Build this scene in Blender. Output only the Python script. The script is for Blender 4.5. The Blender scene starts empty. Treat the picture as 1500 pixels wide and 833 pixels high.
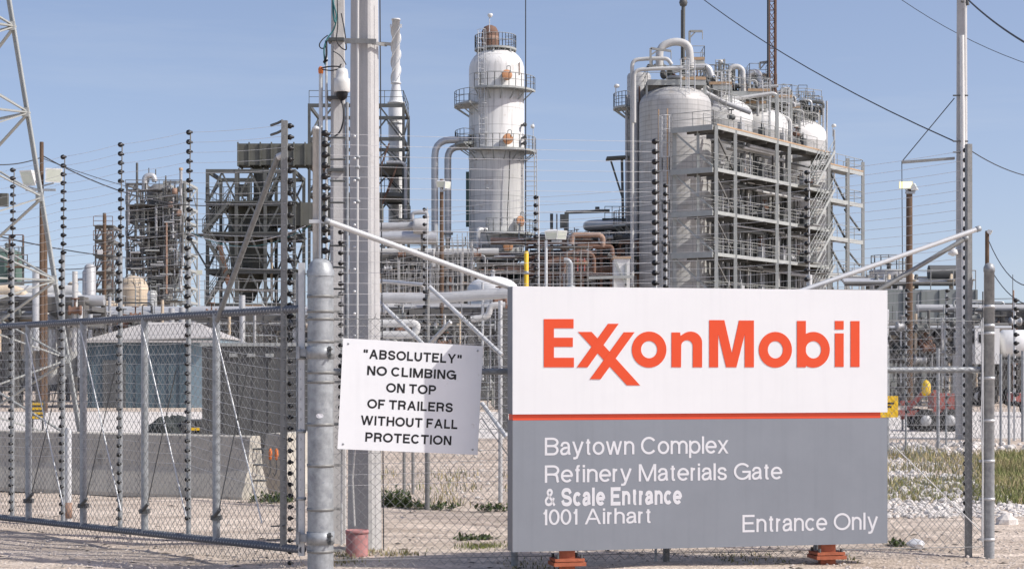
import bpy, math, random
from math import sin, cos, pi, radians, sqrt, atan2
from mathutils import Vector, Matrix

# ------------------------------------------------------------------ camera, sky, sun, exposure
F, EYE, HZ = 2500.0, 1.65, 542.0        # focal length in photo pixels, eye height, horizon row
sc = bpy.context.scene
col = sc.collection
cam = bpy.data.cameras.new('camera'); camo = bpy.data.objects.new('camera', cam); col.objects.link(camo)
cam.sensor_width = 36.0; cam.lens = 36.0 * F / 1500.0; cam.clip_end = 4000.0
cam.shift_y = (HZ - 416.5) / 1500.0
camo.location = (0, 0, EYE); camo.rotation_euler = (pi / 2, 0, 0)
sc.camera = camo
SUN_AZ, SUN_EL = radians(72), radians(44)
to_sun = Vector((sin(SUN_AZ) * cos(SUN_EL), -cos(SUN_AZ) * cos(SUN_EL), sin(SUN_EL)))
w = bpy.data.worlds.new('World'); sc.world = w; w.use_nodes = True
nt = w.node_tree; bg = nt.nodes['Background']
sky = nt.nodes.new('ShaderNodeTexSky'); sky.sky_type = 'NISHITA'; sky.sun_disc = False
sky.sun_elevation = SUN_EL; sky.sun_rotation = atan2(to_sun.x, to_sun.y)
sky.altitude = 0; sky.air_density = 1.0; sky.dust_density = 1.6; sky.ozone_density = 1.9
stc = nt.nodes.new('ShaderNodeTexCoord'); smp = nt.nodes.new('ShaderNodeMapping'); smp.inputs['Location'].default_value = (0, 0, .08)   # hazy, nearly even sky
nt.links.new(stc.outputs['Generated'], smp.inputs['Vector']); nt.links.new(smp.outputs['Vector'], sky.inputs['Vector'])
tint = nt.nodes.new('ShaderNodeMix'); tint.data_type = 'RGBA'; tint.blend_type = 'MULTIPLY'; tint.inputs[0].default_value = 1
tint.inputs[7].default_value = (1.17, 1.02, 1.0, 1)          # the slightly violet, hazy Gulf coast sky
nt.links.new(sky.outputs[0], tint.inputs[6]); 
cmp_ = nt.nodes.new('ShaderNodeMapping'); cmp_.inputs['Scale'].default_value = (1.6, 1.6, 16); cmp_.inputs['Rotation'].default_value = (0, radians(3), 0)
cno = nt.nodes.new('ShaderNodeTexNoise'); cno.inputs['Scale'].default_value = 2.2; cno.inputs['Detail'].default_value = 7; cno.inputs['Roughness'].default_value = .6
crm = nt.nodes.new('ShaderNodeMapRange'); crm.inputs[1].default_value = .52; crm.inputs[2].default_value = .80; crm.inputs[4].default_value = .16
cmx = nt.nodes.new('ShaderNodeMix'); cmx.data_type = 'RGBA'; cmx.inputs[7].default_value = (4.3, 4.6, 5.0, 1)      # thin cirrus streaks
nt.links.new(stc.outputs['Generated'], cmp_.inputs['Vector']); nt.links.new(cmp_.outputs['Vector'], cno.inputs['Vector'])
nt.links.new(cno.outputs['Fac'], crm.inputs[0]); nt.links.new(crm.outputs[0], cmx.inputs[0]); nt.links.new(tint.outputs[2], cmx.inputs[6]); nt.links.new(cmx.outputs[2], bg.inputs[0]); bg.inputs[1].default_value = 0.15   # sky
sun = bpy.data.lights.new('sun', 'SUN'); sun.energy = 4.05; sun.angle = radians(0.55); sun.color = (1.0, 0.96, 0.90)
suno = bpy.data.objects.new('sun', sun); col.objects.link(suno)
suno.rotation_euler = (-to_sun).to_track_quat('-Z', 'Y').to_euler(); suno.location = (40, -20, 60)
vs = sc.view_settings; vs.view_transform = 'Standard'; vs.look = 'None'; vs.gamma = 1.0; vs.exposure = 0.13
try: vs.use_curve_mapping = False
except Exception: pass
random.seed(7)
Z = Vector((0, 0, 1)); V = Vector

def P(px, py, Y): return V(((px - 750.0) * Y / F, Y, EYE + (HZ - py) * Y / F))
def X_(px, Y): return (px - 750.0) * Y / F
def z_(py, Y): return EYE + (HZ - py) * Y / F

# ------------------------------------------------------------------ materials
def mat(name, c, rough=.6, metal=0., var=.12, sc_=3., bump=0., bsc=30., stain=None, seams=None, streak=0., spec=.4):
    m = bpy.data.materials.new(name); m.use_nodes = True
    n = m.node_tree.nodes; l = m.node_tree.links; b = n['Principled BSDF']
    b.inputs['Roughness'].default_value = rough; b.inputs['Metallic'].default_value = metal
    b.inputs['Specular IOR Level'].default_value = spec
    tc = n.new('ShaderNodeTexCoord')
    nz = n.new('ShaderNodeTexNoise'); nz.inputs['Scale'].default_value = sc_; nz.inputs['Detail'].default_value = 7
    nz.inputs['Roughness'].default_value = .65
    l.new(tc.outputs['Object'], nz.inputs['Vector'])
    rp = n.new('ShaderNodeValToRGB'); e = rp.color_ramp.elements
    e[0].position = .28; e[1].position = .72
    e[0].color = (*[max(0, x * (1 - var)) for x in c], 1); e[1].color = (*[min(1, x * (1 + var)) for x in c], 1)
    l.new(nz.outputs['Fac'], rp.inputs['Fac']); out = rp.outputs['Color']
    def mix(a, colr, fac):
        mx = n.new('ShaderNodeMix'); mx.data_type = 'RGBA'
        l.new(fac, mx.inputs[0]); l.new(a, mx.inputs[6]); mx.inputs[7].default_value = (*colr, 1)
        return mx.outputs[2]
    if stain:
        scol, ssc, th = stain
        n2 = n.new('ShaderNodeTexNoise'); n2.inputs['Scale'].default_value = ssc; n2.inputs['Detail'].default_value = 8
        n2.inputs['Roughness'].default_value = .7
        l.new(tc.outputs['Object'], n2.inputs['Vector'])
        mr = n.new('ShaderNodeMapRange'); mr.inputs[1].default_value = th; mr.inputs[2].default_value = th + .1
        l.new(n2.outputs['Fac'], mr.inputs[0]); out = mix(out, scol, mr.outputs[0])
    if streak:
        mp = n.new('ShaderNodeMapping'); mp.inputs['Scale'].default_value = (9, 9, .35)
        l.new(tc.outputs['Object'], mp.inputs['Vector'])
        n3 = n.new('ShaderNodeTexNoise'); n3.inputs['Scale'].default_value = sc_; n3.inputs['Detail'].default_value = 5
        l.new(mp.outputs['Vector'], n3.inputs['Vector'])
        mr = n.new('ShaderNodeMapRange'); mr.inputs[1].default_value = .5; mr.inputs[2].default_value = .75; mr.inputs[4].default_value = streak
        l.new(n3.outputs['Fac'], mr.inputs[0]); out = mix(out, [x * .45 for x in c], mr.outputs[0])
    if seams:
        per, wid, dk = seams
        sp = n.new('ShaderNodeSeparateXYZ'); l.new(tc.outputs['Object'], sp.inputs[0])
        a = n.new('ShaderNodeMath'); a.operation = 'DIVIDE'; a.inputs[1].default_value = per; l.new(sp.outputs[2], a.inputs[0])
        f = n.new('ShaderNodeMath'); f.operation = 'FRACT'; l.new(a.outputs[0], f.inputs[0])
        g = n.new('ShaderNodeMath'); g.operation = 'LESS_THAN'; g.inputs[1].default_value = wid; l.new(f.outputs[0], g.inputs[0])
        h = n.new('ShaderNodeMath'); h.operation = 'MULTIPLY'; h.inputs[1].default_value = dk; l.new(g.outputs[0], h.inputs[0])
        out = mix(out, [x * .4 for x in c], h.outputs[0])
    l.new(out, b.inputs['Base Color'])
    if bump:
        nb = n.new('ShaderNodeTexNoise'); nb.inputs['Scale'].default_value = bsc; nb.inputs['Detail'].default_value = 4
        l.new(tc.outputs['Object'], nb.inputs['Vector'])
        bp = n.new('ShaderNodeBump'); bp.inputs['Strength'].default_value = bump; bp.inputs['Distance'].default_value = .02
        l.new(nb.outputs['Fac'], bp.inputs['Height']); l.new(bp.outputs[0], b.inputs['Normal'])
    return m

m_white = mat('sign_white', (.755, .76, .765), .38, var=.02, sc_=2.5, stain=((.70, .70, .69), 3.0, .66), streak=.05)
m_grey = mat('sign_grey', (.232, .252, .282), .38, var=.05, sc_=2.5, streak=.08)
m_edge_shade = mat('sign_edge_shade', (.20, .21, .235), .5, var=.08)  # dark grey puts the shade on the sign sides into the colour
m_orange = mat('logo_orange', (.72, .075, .02), .4, var=.03)
m_red = mat('stripe_red', (.80, .085, .03), .45, var=.05)
m_letter = mat('letter_white', (.68, .68, .70), .5, var=.02)
m_legor = mat('leg_orange_paint', (.36, .105, .05), .6, var=.25, sc_=14, stain=((.16, .06, .035), 9, .58), bump=.2)
m_wsign = mat('warning_white', (.80, .81, .82), .45, var=.03, stain=((.60, .59, .56), 6, .66), streak=.06)
m_black = mat('black_paint', (.012, .012, .013), .5, var=.1)
m_galv = mat('galvanised', (.32, .338, .35), .5, .25, var=.3, sc_=16, bump=.05, stain=((.25, .265, .285), 9, .56), streak=.12)
m_galvl = mat('galvanised_light', (.58, .59, .59), .42, .25, var=.10, sc_=20)
m_galvd = mat('galvanised_weathered', (.235, .237, .23), .55, .25, var=.22, sc_=24, streak=.2)
m_galvk = mat('galvanised_dark', (.135, .145, .165), .6, .2, var=.25, sc_=26, streak=.1)
m_wire = mat('chain_link_wire', (.27, .275, .275), .5, .3, var=.15, sc_=8)
m_wiref = mat('fence_wire', (.66, .66, .66), .4, .3, var=.1)
m_cable = mat('dark_cable', (.035, .037, .042), .6, var=.1)
m_teal = mat('teal_cable', (.04, .16, .17), .6, var=.1)
m_ins = mat('insulator_black', (.009, .009, .010), .4, var=.1)
m_conc = mat('pole_concrete', (.45, .445, .44), .85, var=.10, sc_=5, bump=.15, bsc=60, stain=((.38, .37, .36), 7, .6), streak=.22)
m_concb = mat('barrier_concrete', (.46, .43, .37), .9, var=.12, sc_=4, bump=.3, bsc=40, stain=((.24, .23, .205), 3, .55), streak=.3)
m_wood = mat('pole_wood', (.115, .075, .05), .9, var=.3, sc_=8, bump=.4, streak=.5)
m_lampw = mat('lamp_housing', (.68, .68, .66), .45, var=.1)
m_glass = mat('lamp_glass', (.55, .58, .5), .15, var=.1)
m_vessel = mat('vessel_white', (.69, .685, .665), .5, var=.05, sc_=.7, stain=((.54, .50, .45), .9, .58), seams=(1.45, .045, .45), streak=.6)
m_vwhite = mat('dome_white', (.69, .69, .675), .45, var=.05, sc_=.8, stain=((.6, .57, .52), 1.2, .63), streak=.15)
m_drum = mat('drum_cladding', (.47, .465, .45), .5, .1, var=.09, sc_=.9, seams=(.36, .2, .36), stain=((.40, .375, .34), .8, .56), streak=.5)
m_silver = mat('pipe_silver', (.52, .53, .535), .38, .35, var=.1, sc_=2, seams=(.9, .05, .3))
m_pipew = mat('pipe_white', (.50, .50, .485), .5, var=.08, sc_=1.5, streak=.15)
m_pipeg = mat('pipe_grey', (.40, .405, .41), .5, .1, var=.12, sc_=2, streak=.15)
m_steel = mat('steel_light', (.37, .385, .37), .55, .05, var=.12, sc_=1.5, streak=.2)
m_steeld = mat('steel_dark', (.10, .105, .105), .6, .05, var=.2, sc_=1.2)
m_deck = mat('deck_grey', (.22, .225, .21), .6, var=.12, sc_=1.5, stain=((.36, .22, .12), 1.1, .66))
m_rail = mat('handrail_grey', (.30, .305, .29), .55, var=.12, sc_=2, stain=((.30, .18, .10), 1.4, .64))
m_toe = mat('toe_board_buff', (.42, .29, .18), .65, var=.15, sc_=1.3)
m_olive = mat('duct_olive', (.12, .122, .105), .7, var=.2, sc_=.6, stain=((.07, .075, .06), .7, .56), streak=.35)
m_frame = mat('frame_dark', (.10, .105, .10), .65, var=.2, sc_=.8, stain=((.14, .10, .075), .9, .66))
m_tower = mat('tower_grey', (.17, .17, .165), .65, var=.3, sc_=.6, stain=((.10, .09, .08), .5, .56))
m_rust = mat('rust', (.17, .10, .072), .85, var=.3, sc_=1.6, stain=((.13, .07, .05), 1.6, .55))
m_rustp = mat('rust_pale', (.33, .22, .165), .8, var=.25, sc_=3)
m_cover = mat('manway_cover', (.50, .25, .13), .75, var=.25, sc_=3)
m_buff = mat('tank_buff', (.56, .46, .34), .6, var=.1, sc_=.6, streak=.25)
m_green = mat('vessel_green', (.10, .16, .135), .5, var=.15, sc_=.6)
m_dark = mat('gap_and_gear_dark', (.035, .042, .04), .8, var=.35, sc_=.5)  # near black for the added gap blocks, a heap cover and valves
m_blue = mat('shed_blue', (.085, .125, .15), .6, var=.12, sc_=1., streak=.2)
m_blue_lit = mat('shed_blue_sunlit', (.22, .30, .35), .6, var=.1, sc_=1.)  # paler copy of the shed blue, sunlight put into the colour
m_roof = mat('roof_pale', (.44, .42, .40), .7, var=.08, sc_=.8)
m_scaf = mat('scaffold_tube', (.34, .335, .32), .5, .2, var=.2, sc_=3, stain=((.20, .13, .09), 2, .6))
m_box = mat('container_grey', (.095, .097, .094), .6, var=.15, sc_=1.5, streak=.3)
m_yel = mat('yellow_paint', (.78, .50, .03), .5, var=.08, sc_=6)
m_redp = mat('red_paint', (.36, .11, .09), .55, var=.15, sc_=4)
m_pink = mat('faded_red', (.46, .22, .21), .8, var=.2, sc_=9, bump=.2, stain=((.33, .29, .27), 11, .6))
m_rub = mat('rubber', (.02, .02, .02), .8, var=.2)
m_rubber_or = mat('grip_orange', (.7, .2, .05), .6, var=.1)
m_leaf = mat('weed_green', (.075, .105, .035), .8, var=.4, sc_=6)
m_rock = mat('white_rock', (.60, .565, .525), .9, var=.2, sc_=3, bump=.3)
m_stone = mat('loose_gravel', (.45, .40, .355), .95, var=.4, sc_=2)
m_rackp = mat('rack_beam', (.12, .117, .11), .7, var=.25, sc_=.9)  # also the darkened steel that paints shade inside the drum structure
m_cool = mat('cooler_grey_green', (.24, .26, .25), .6, var=.12, sc_=.7, streak=.3)
m_debris = mat('dark_debris', (.10, .085, .07), .9, var=.4, sc_=5)
m_bag = mat('white_plastic', (.75, .76, .78), .35, var=.08)

# ------------------------------------------------------------------ mesh building
def basis(d):
    d = d.normalized()
    a = Z if abs(d.z) < .95 else V((1, 0, 0))
    x = d.cross(a).normalized(); y = x.cross(d).normalized()
    return x, y
class MB:
    def __init__(s): s.v = []; s.f = []; s.sm = []
    def face(s, pts, smooth=False):
        i = len(s.v); s.v += [V(p) for p in pts]; s.f.append(tuple(range(i, i + len(pts)))); s.sm.append(smooth); return s
    def hexa(s, a, b):            # a: 4 bottom pts, b: 4 top pts
        i = len(s.v); s.v += [V(p) for p in a] + [V(p) for p in b]
        for q in ((3, 2, 1, 0), (4, 5, 6, 7), (0, 1, 5, 4), (1, 2, 6, 5), (2, 3, 7, 6), (3, 0, 4, 7)):
            s.f.append(tuple(i + k for k in q)); s.sm.append(False)
        return s
    def box(s, c, size, ax=None):
        c = V(c); u, v, n = ax or (V((1, 0, 0)), V((0, 1, 0)), Z)
        a, b, d = size[0] / 2, size[1] / 2, size[2] / 2
        q = [c + u * x + v * y for x, y in ((-a, -b), (a, -b), (a, b), (-a, b))]
        return s.hexa([p - n * d for p in q], [p + n * d for p in q])
    def bar(s, p, q, wd, ht=None):
        p, q = V(p), V(q); x, y = basis(q - p); ht = ht or wd
        o = [x * a + y * b for a, b in ((-wd / 2, -ht / 2), (wd / 2, -ht / 2), (wd / 2, ht / 2), (-wd / 2, ht / 2))]
        return s.hexa([p + k for k in o], [q + k for k in o])
    def loops(s, rings, smooth=True, caps=True, closed=True):
        i = len(s.v); n = len(rings[0])
        for r in rings: s.v += [V(p) for p in r]
        for k in range(len(rings) - 1):
            for j in range(n if closed else n - 1):
                a = i + k * n + j; b = i + k * n + (j + 1) % n
                s.f.append((a, b, b + n, a + n)); s.sm.append(smooth)
        if caps:
            s.face(list(reversed(rings[0]))); s.face(rings[-1])
        return s
    def tube(s, p, q, r, r2=None, n=8, caps=True):
        p, q = V(p), V(q); x, y = basis(q - p); r2 = r if r2 is None else r2
        an = [2 * pi * k / n for k in range(n)]
        return s.loops([[c + x * (cos(t) * rr) + y * (sin(t) * rr) for t in an] for c, rr in ((p, r), (q, r2))], caps=caps)
    def path(s, pts, r, n=8, bend=0., seg=5, caps=True):
        pts = [V(p) for p in pts]
        if bend:
            out = [pts[0]]
            for a, b, c in zip(pts, pts[1:], pts[2:]):
                d1, d2 = (a - b), (c - b); t = min(bend, d1.length * .49, d2.length * .49)
                e, g = b + d1.normalized() * t, b + d2.normalized() * t
                out += [(e * (1 - k) + b * k) * (1 - k) + (b * (1 - k) + g * k) * k for k in [j / seg for j in range(seg + 1)]]
            out.append(pts[-1]); pts = out
        x, y = basis(pts[1] - pts[0]); rings = []
        for i, p in enumerate(pts):
            d = (pts[min(i + 1, len(pts) - 1)] - pts[max(i - 1, 0)]).normalized()
            x = (x - d * x.dot(d)).normalized(); y = d.cross(x)
            rr = r[i] if isinstance(r, (list, tuple)) else r
            rings.append([p + x * (cos(2 * pi * k / n) * rr) + y * (sin(2 * pi * k / n) * rr) for k in range(n)])
        return s.loops(rings, caps=caps)
    def lathe(s, prof, c, n=24, ax=None, smooth=True):
        c = V(c); d = V(ax).normalized() if ax else Z
        x, y = (V((1, 0, 0)), V((0, 1, 0))) if not ax else basis(d)
        rings = [[c + d * h + x * (cos(2 * pi * k / n) * max(r, 1e-4)) + y * (sin(2 * pi * k / n) * max(r, 1e-4)) for k in range(n)] for r, h in prof]
        return s.loops(rings, smooth=smooth)
    def prism(s, outline, nrm, t):     # outline: 3d points of the front face, thickened backwards by t
        o = [V(p) for p in outline]; b = [p - nrm * t for p in o]
        s.face(o); s.face(list(reversed(b)))
        for k in range(len(o)):
            j = (k + 1) % len(o); s.face([o[j], o[k], b[k], b[j]])
        return s
    def ring(s, outer, inner, nrm, t):
        n = len(outer)
        for k in range(n):
            j = (k + 1) % n
            s.face([outer[k], outer[j], inner[j], inner[k]])
            s.face([outer[j], outer[k], outer[k] - nrm * t, outer[j] - nrm * t], True)
            s.face([inner[k], inner[j], inner[j] - nrm * t, inner[k] - nrm * t], True)
        return s
    def mesh(s, name, off=V((0, 0, 0))):
        me = bpy.data.meshes.new(name)
        me.from_pydata([tuple(p - off) for p in s.v], [], s.f); me.polygons.foreach_set('use_smooth', s.sm)
        me.update(); return me

def single(name, label, cat, mb, m, loc=None, group=None, kind=None):
    if loc is None:
        n = len(mb.v); loc = V((sum(p.x for p in mb.v) / n, sum(p.y for p in mb.v) / n, min(p.z for p in mb.v)))
    loc = V(loc); o = bpy.data.objects.new(name, mb.mesh(name, loc)); col.objects.link(o); o.location = loc
    o.data.materials.append(m)
    if kind: o['kind'] = kind
    if label: o['label'] = label
    if cat: o['category'] = cat
    if group: o['group'] = group
    return o
class T:
    def __init__(s, name, label, cat, loc, group=None):
        s.o = bpy.data.objects.new(name, None); col.objects.link(s.o); s.w = V(loc); s.o.location = s.w
        s.o.empty_display_size = .2
        s.o['label'] = label; s.o['category'] = cat
        if group: s.o['group'] = group
    def put(s, mb, name, m, under=None, label=None, kind=None):
        o = bpy.data.objects.new(name, mb.mesh(name, s.w)); col.objects.link(o); o.parent = under or s.o
        o.data.materials.append(m)
        if label: o['label'] = label
        if kind: o['kind'] = kind
        return o
    def bar(s, name, m, p, q, wd, ht=None, **k): return s.put(MB().bar(p, q, wd, ht), name, m, **k)
    def tube(s, name, m, p, q, r, r2=None, n=8, **k): return s.put(MB().tube(p, q, r, r2, n), name, m, **k)
    def path(s, name, m, pts, r, n=8, bend=0., **k): return s.put(MB().path(pts, r, n, bend), name, m, **k)
    def box(s, name, m, c, size, ax=None, **k): return s.put(MB().box(c, size, ax), name, m, **k)
    def lathe(s, name, m, prof, c, n=24, ax=None, **k): return s.put(MB().lathe(prof, c, n, ax), name, m, **k)
    def copy(s, src, at, under=None):      # a part copied to another place (src built round the origin)
        o = src.copy(); col.objects.link(o); o.parent = under or s.o; o.location = V(at) - s.w; return o

def catenary(a, b, sag, n=14):
    a, b = V(a), V(b); return [a.lerp(b, k / n) - Z * (sag * 4 * (k / n) * (1 - k / n)) for k in range(n + 1)]

# ------------------------------------------------------------------ the setting
def ground():
    xs = sorted(set([-1500, -600, -250, -100, -50, -30] + [k * .5 for k in range(-40, 41)] + [30, 50, 100, 250, 600, 1500]))
    ys = sorted(set([-60, -20, 0, 6] + [8 + k * .5 for k in range(0, 60)] + [40, 45, 50, 60, 80, 120, 200, 400, 900, 2500]))
    rng = random.Random(3); h = {}
    mb = MB()
    for y in ys:
        for x in xs:
            near = 8 < y < 38 and abs(x) < 20
            mb.v.append(V((x, y, (rng.uniform(-.012, .012) + .015 * sin(x * .9 + y * .5) + .01 * sin(y * 1.7 - x * 2.1)) if near else 0)))
    n = len(xs)
    for j in range(len(ys) - 1):
        for i in range(n - 1):
            a = j * n + i; mb.f.append((a, a + 1, a + 1 + n, a + n)); mb.sm.append(True)
    m = bpy.data.materials.new('crushed_gravel'); m.use_nodes = True
    N = m.node_tree.nodes; L = m.node_tree.links; b = N['Principled BSDF']; b.inputs['Roughness'].default_value = .95
    b.inputs['Specular IOR Level'].default_value = .15
    tc = N.new('ShaderNodeTexCoord')
    def noise(s, d=6):
        q = N.new('ShaderNodeTexNoise'); q.inputs['Scale'].default_value = s; q.inputs['Detail'].default_value = d
        q.inputs['Roughness'].default_value = .65; L.new(tc.outputs['Object'], q.inputs['Vector']); return q.outputs['Fac']
    def ramp(f, p0, c0, p1, c1):
        r = N.new('ShaderNodeValToRGB'); e = r.color_ramp.elements; e[0].position = p0; e[1].position = p1
        e[0].color = (*c0, 1); e[1].color = (*c1, 1); L.new(f, r.inputs['Fac']); return r.outputs['Color']
    base = ramp(noise(.45), .35, (.53, .465, .40), .65, (.68, .61, .535))
    vo = N.new('ShaderNodeTexVoronoi'); vo.inputs['Scale'].default_value = 42; L.new(tc.outputs['Object'], vo.inputs['Vector'])
    sp = N.new('ShaderNodeSeparateColor'); L.new(vo.outputs['Color'], sp.inputs[0])
    speck = ramp(sp.outputs[0], .1, (.72, .70, .68), .9, (1.2, 1.18, 1.16))
    mx = N.new('ShaderNodeMix'); mx.data_type = 'RGBA'; mx.blend_type = 'MULTIPLY'; mx.inputs[0].default_value = .8
    L.new(base, mx.inputs[6]); L.new(speck, mx.inputs[7])
    fine = ramp(noise(5, 8), .3, (.72, .70, .68), .7, (1.12, 1.1, 1.08))
    mx2 = N.new('ShaderNodeMix'); mx2.data_type = 'RGBA'; mx2.blend_type = 'MULTIPLY'; mx2.inputs[0].default_value = .9
    L.new(mx.outputs[2], mx2.inputs[6]); L.new(fine, mx2.inputs[7]); 
    dk = ramp(noise(1.3, 9), .60, (1, 1, 1), .72, (.70, .68, .66)); rut = N.new('ShaderNodeMapping'); rut.inputs['Scale'].default_value = (.12, 1.6, 1); rut.inputs['Rotation'].default_value = (0, 0, .25)
    L.new(tc.outputs['Object'], rut.inputs['Vector']); rn = N.new('ShaderNodeTexNoise'); rn.inputs['Scale'].default_value = 1.6; rn.inputs['Detail'].default_value = 5; L.new(rut.outputs['Vector'], rn.inputs['Vector'])
    rc = ramp(rn.outputs['Fac'], .42, (.84, .82, .80), .60, (1.08, 1.07, 1.06))
    for q in (dk, rc):
        m3 = N.new('ShaderNodeMix'); m3.data_type = 'RGBA'; m3.blend_type = 'MULTIPLY'; m3.inputs[0].default_value = 1
        L.new(mx2.outputs[2], m3.inputs[6]); L.new(q, m3.inputs[7]); mx2 = m3
    L.new(mx2.outputs[2], b.inputs['Base Color'])
    bp = N.new('ShaderNodeBump'); bp.inputs['Strength'].default_value = .55; bp.inputs['Distance'].default_value = .02
    L.new(vo.outputs['Distance'], bp.inputs['Height']); L.new(bp.outputs[0], b.inputs['Normal'])
    single('ground', None, None, mb, m, (0, 0, 0), kind='structure')
ground()
m_road = mat('road_concrete', (.63, .59, .54), .9, var=.1, sc_=.8, stain=((.50, .46, .42), .5, .6), bump=.1)
rd = MB(); rd.box((0, 54, .01), (600, 26, .02)); single('road', None, None, rd, m_road, (0, 54, 0), kind='structure')

def far_trees():
    rng = random.Random(11); mb = MB()
    for k in range(900):
        x = rng.uniform(-420, 420); y = rng.uniform(560, 680); r = rng.uniform(2.5, 6); zc = rng.uniform(1, 8)
        for j in range(7):
            c = V((x + rng.gauss(0, r * .6), y + rng.gauss(0, r), zc + abs(rng.gauss(0, r * .5))))
            d = [V((rng.gauss(0, 1), rng.gauss(0, 1), rng.gauss(0, 1))).normalized() * r * .5 for _ in range(3)]
            mb.face([c + d[0], c + d[1], c + d[2]])
    single('far_trees', 'low dark wood on the horizon far behind the plant', 'wood', mb, m_leaf, (0, 600, 0), kind='stuff')
far_trees()

def stones():
    rng = random.Random(5); mb = MB()
    for k in range(7000):
        y = 12.5 + 16 * rng.random() ** 1.7; x = rng.uniform(-.34, .34) * y; r = rng.uniform(.007, .022) * (1.5 if rng.random() < .05 else 1)
        c = V((x, y, r * .35)); q = [c + V((rng.uniform(.6, 1.2) * r * cos(t), rng.uniform(.6, 1.2) * r * sin(t), rng.uniform(-.2, .2) * r)) for t in (0, 1.25, 2.5, 3.8, 5.0)]
        top = c + V((rng.uniform(-.3, .3) * r, rng.uniform(-.3, .3) * r, r * rng.uniform(.5, .9)))
        for i in range(5): mb.face([q[i], q[(i + 1) % 5], top])
    single('gravel', 'loose pale stones scattered over the dirt along the fence', 'gravel', mb, m_stone, (0, 15, 0), kind='stuff')
stones()
def debris():
    rng = random.Random(25); mb = MB()
    for k in range(420):
        y = rng.uniform(13.2, 22); x = rng.uniform(-.32, .32) * y
        if abs(x / y + .1) < .02 and rng.random() < .5: continue
        r = rng.uniform(.008, .03); c = V((x, y, .012)); a = rng.random() * 6.3; u = V((cos(a), sin(a), 0)); v = V((-sin(a), cos(a), 0)); l = rng.uniform(1, 3.5)
        top = c + V((0, 0, r * .5)); q = [c + u * r * l, c + v * r * .6, c - u * r * l, c - v * r * .6]
        for i in range(4): mb.face([q[i], q[(i + 1) % 4], top])
    single('debris', 'dark twigs and scraps scattered over the pale dirt', 'debris', mb, m_debris, (0, 16, 0), kind='stuff')
debris()
def rocks():
    rng = random.Random(9); mb = MB()
    def rock(x, y, r, z=0):
        c = V((x, y, z + r * .3)); rings = []
        sx, sy, ph = rng.uniform(.7, 1.3), rng.uniform(.7, 1.3), rng.random() * 6
        for h, k in ((-.5, .6), (-.1, 1.), (.35, .85), (.65, .4)):
            rings.append([c + V((cos(t + ph) * r * k * sx * rng.uniform(.8, 1.15), sin(t + ph) * r * k * sy * rng.uniform(.8, 1.15), h * r * rng.uniform(.8, 1.2))) for t in [j * 2 * pi / 6 for j in range(6)]])
        mb.loops(rings, smooth=False)
    for k in range(3000):
        y = rng.uniform(19.0, 21.3); x = rng.uniform(4.1, 11); rock(x, y, rng.uniform(.015, .045) * (1.4 if rng.random() < .05 else 1))
    for k in range(2600):
        y = rng.uniform(24.5, 36); x = rng.uniform(4.5, 8.2)
        if sin(x * 2.1 + 1) + sin(y * 1.3 + x) > -.3: rock(x, y, rng.uniform(.02, .055) * (1.6 if rng.random() < .08 else 1))
    for k in range(350):
        y = rng.uniform(21, 24.5); x = rng.uniform(4.3, 7.4); rock(x, y, rng.uniform(.03, .08))
    for k in range(160): rock(rng.uniform(-1.5, 2), rng.uniform(21, 36), rng.uniform(.015, .04))
    for k in range(250): rock(rng.uniform(7, 13), rng.uniform(33, 38), rng.uniform(.05, .12))
    single('rocks', 'bank of loose white rocks strewn behind the fence beside the grass', 'rocks', mb, m_rock, (6, 25, 0), kind='stuff')
rocks()
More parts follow.
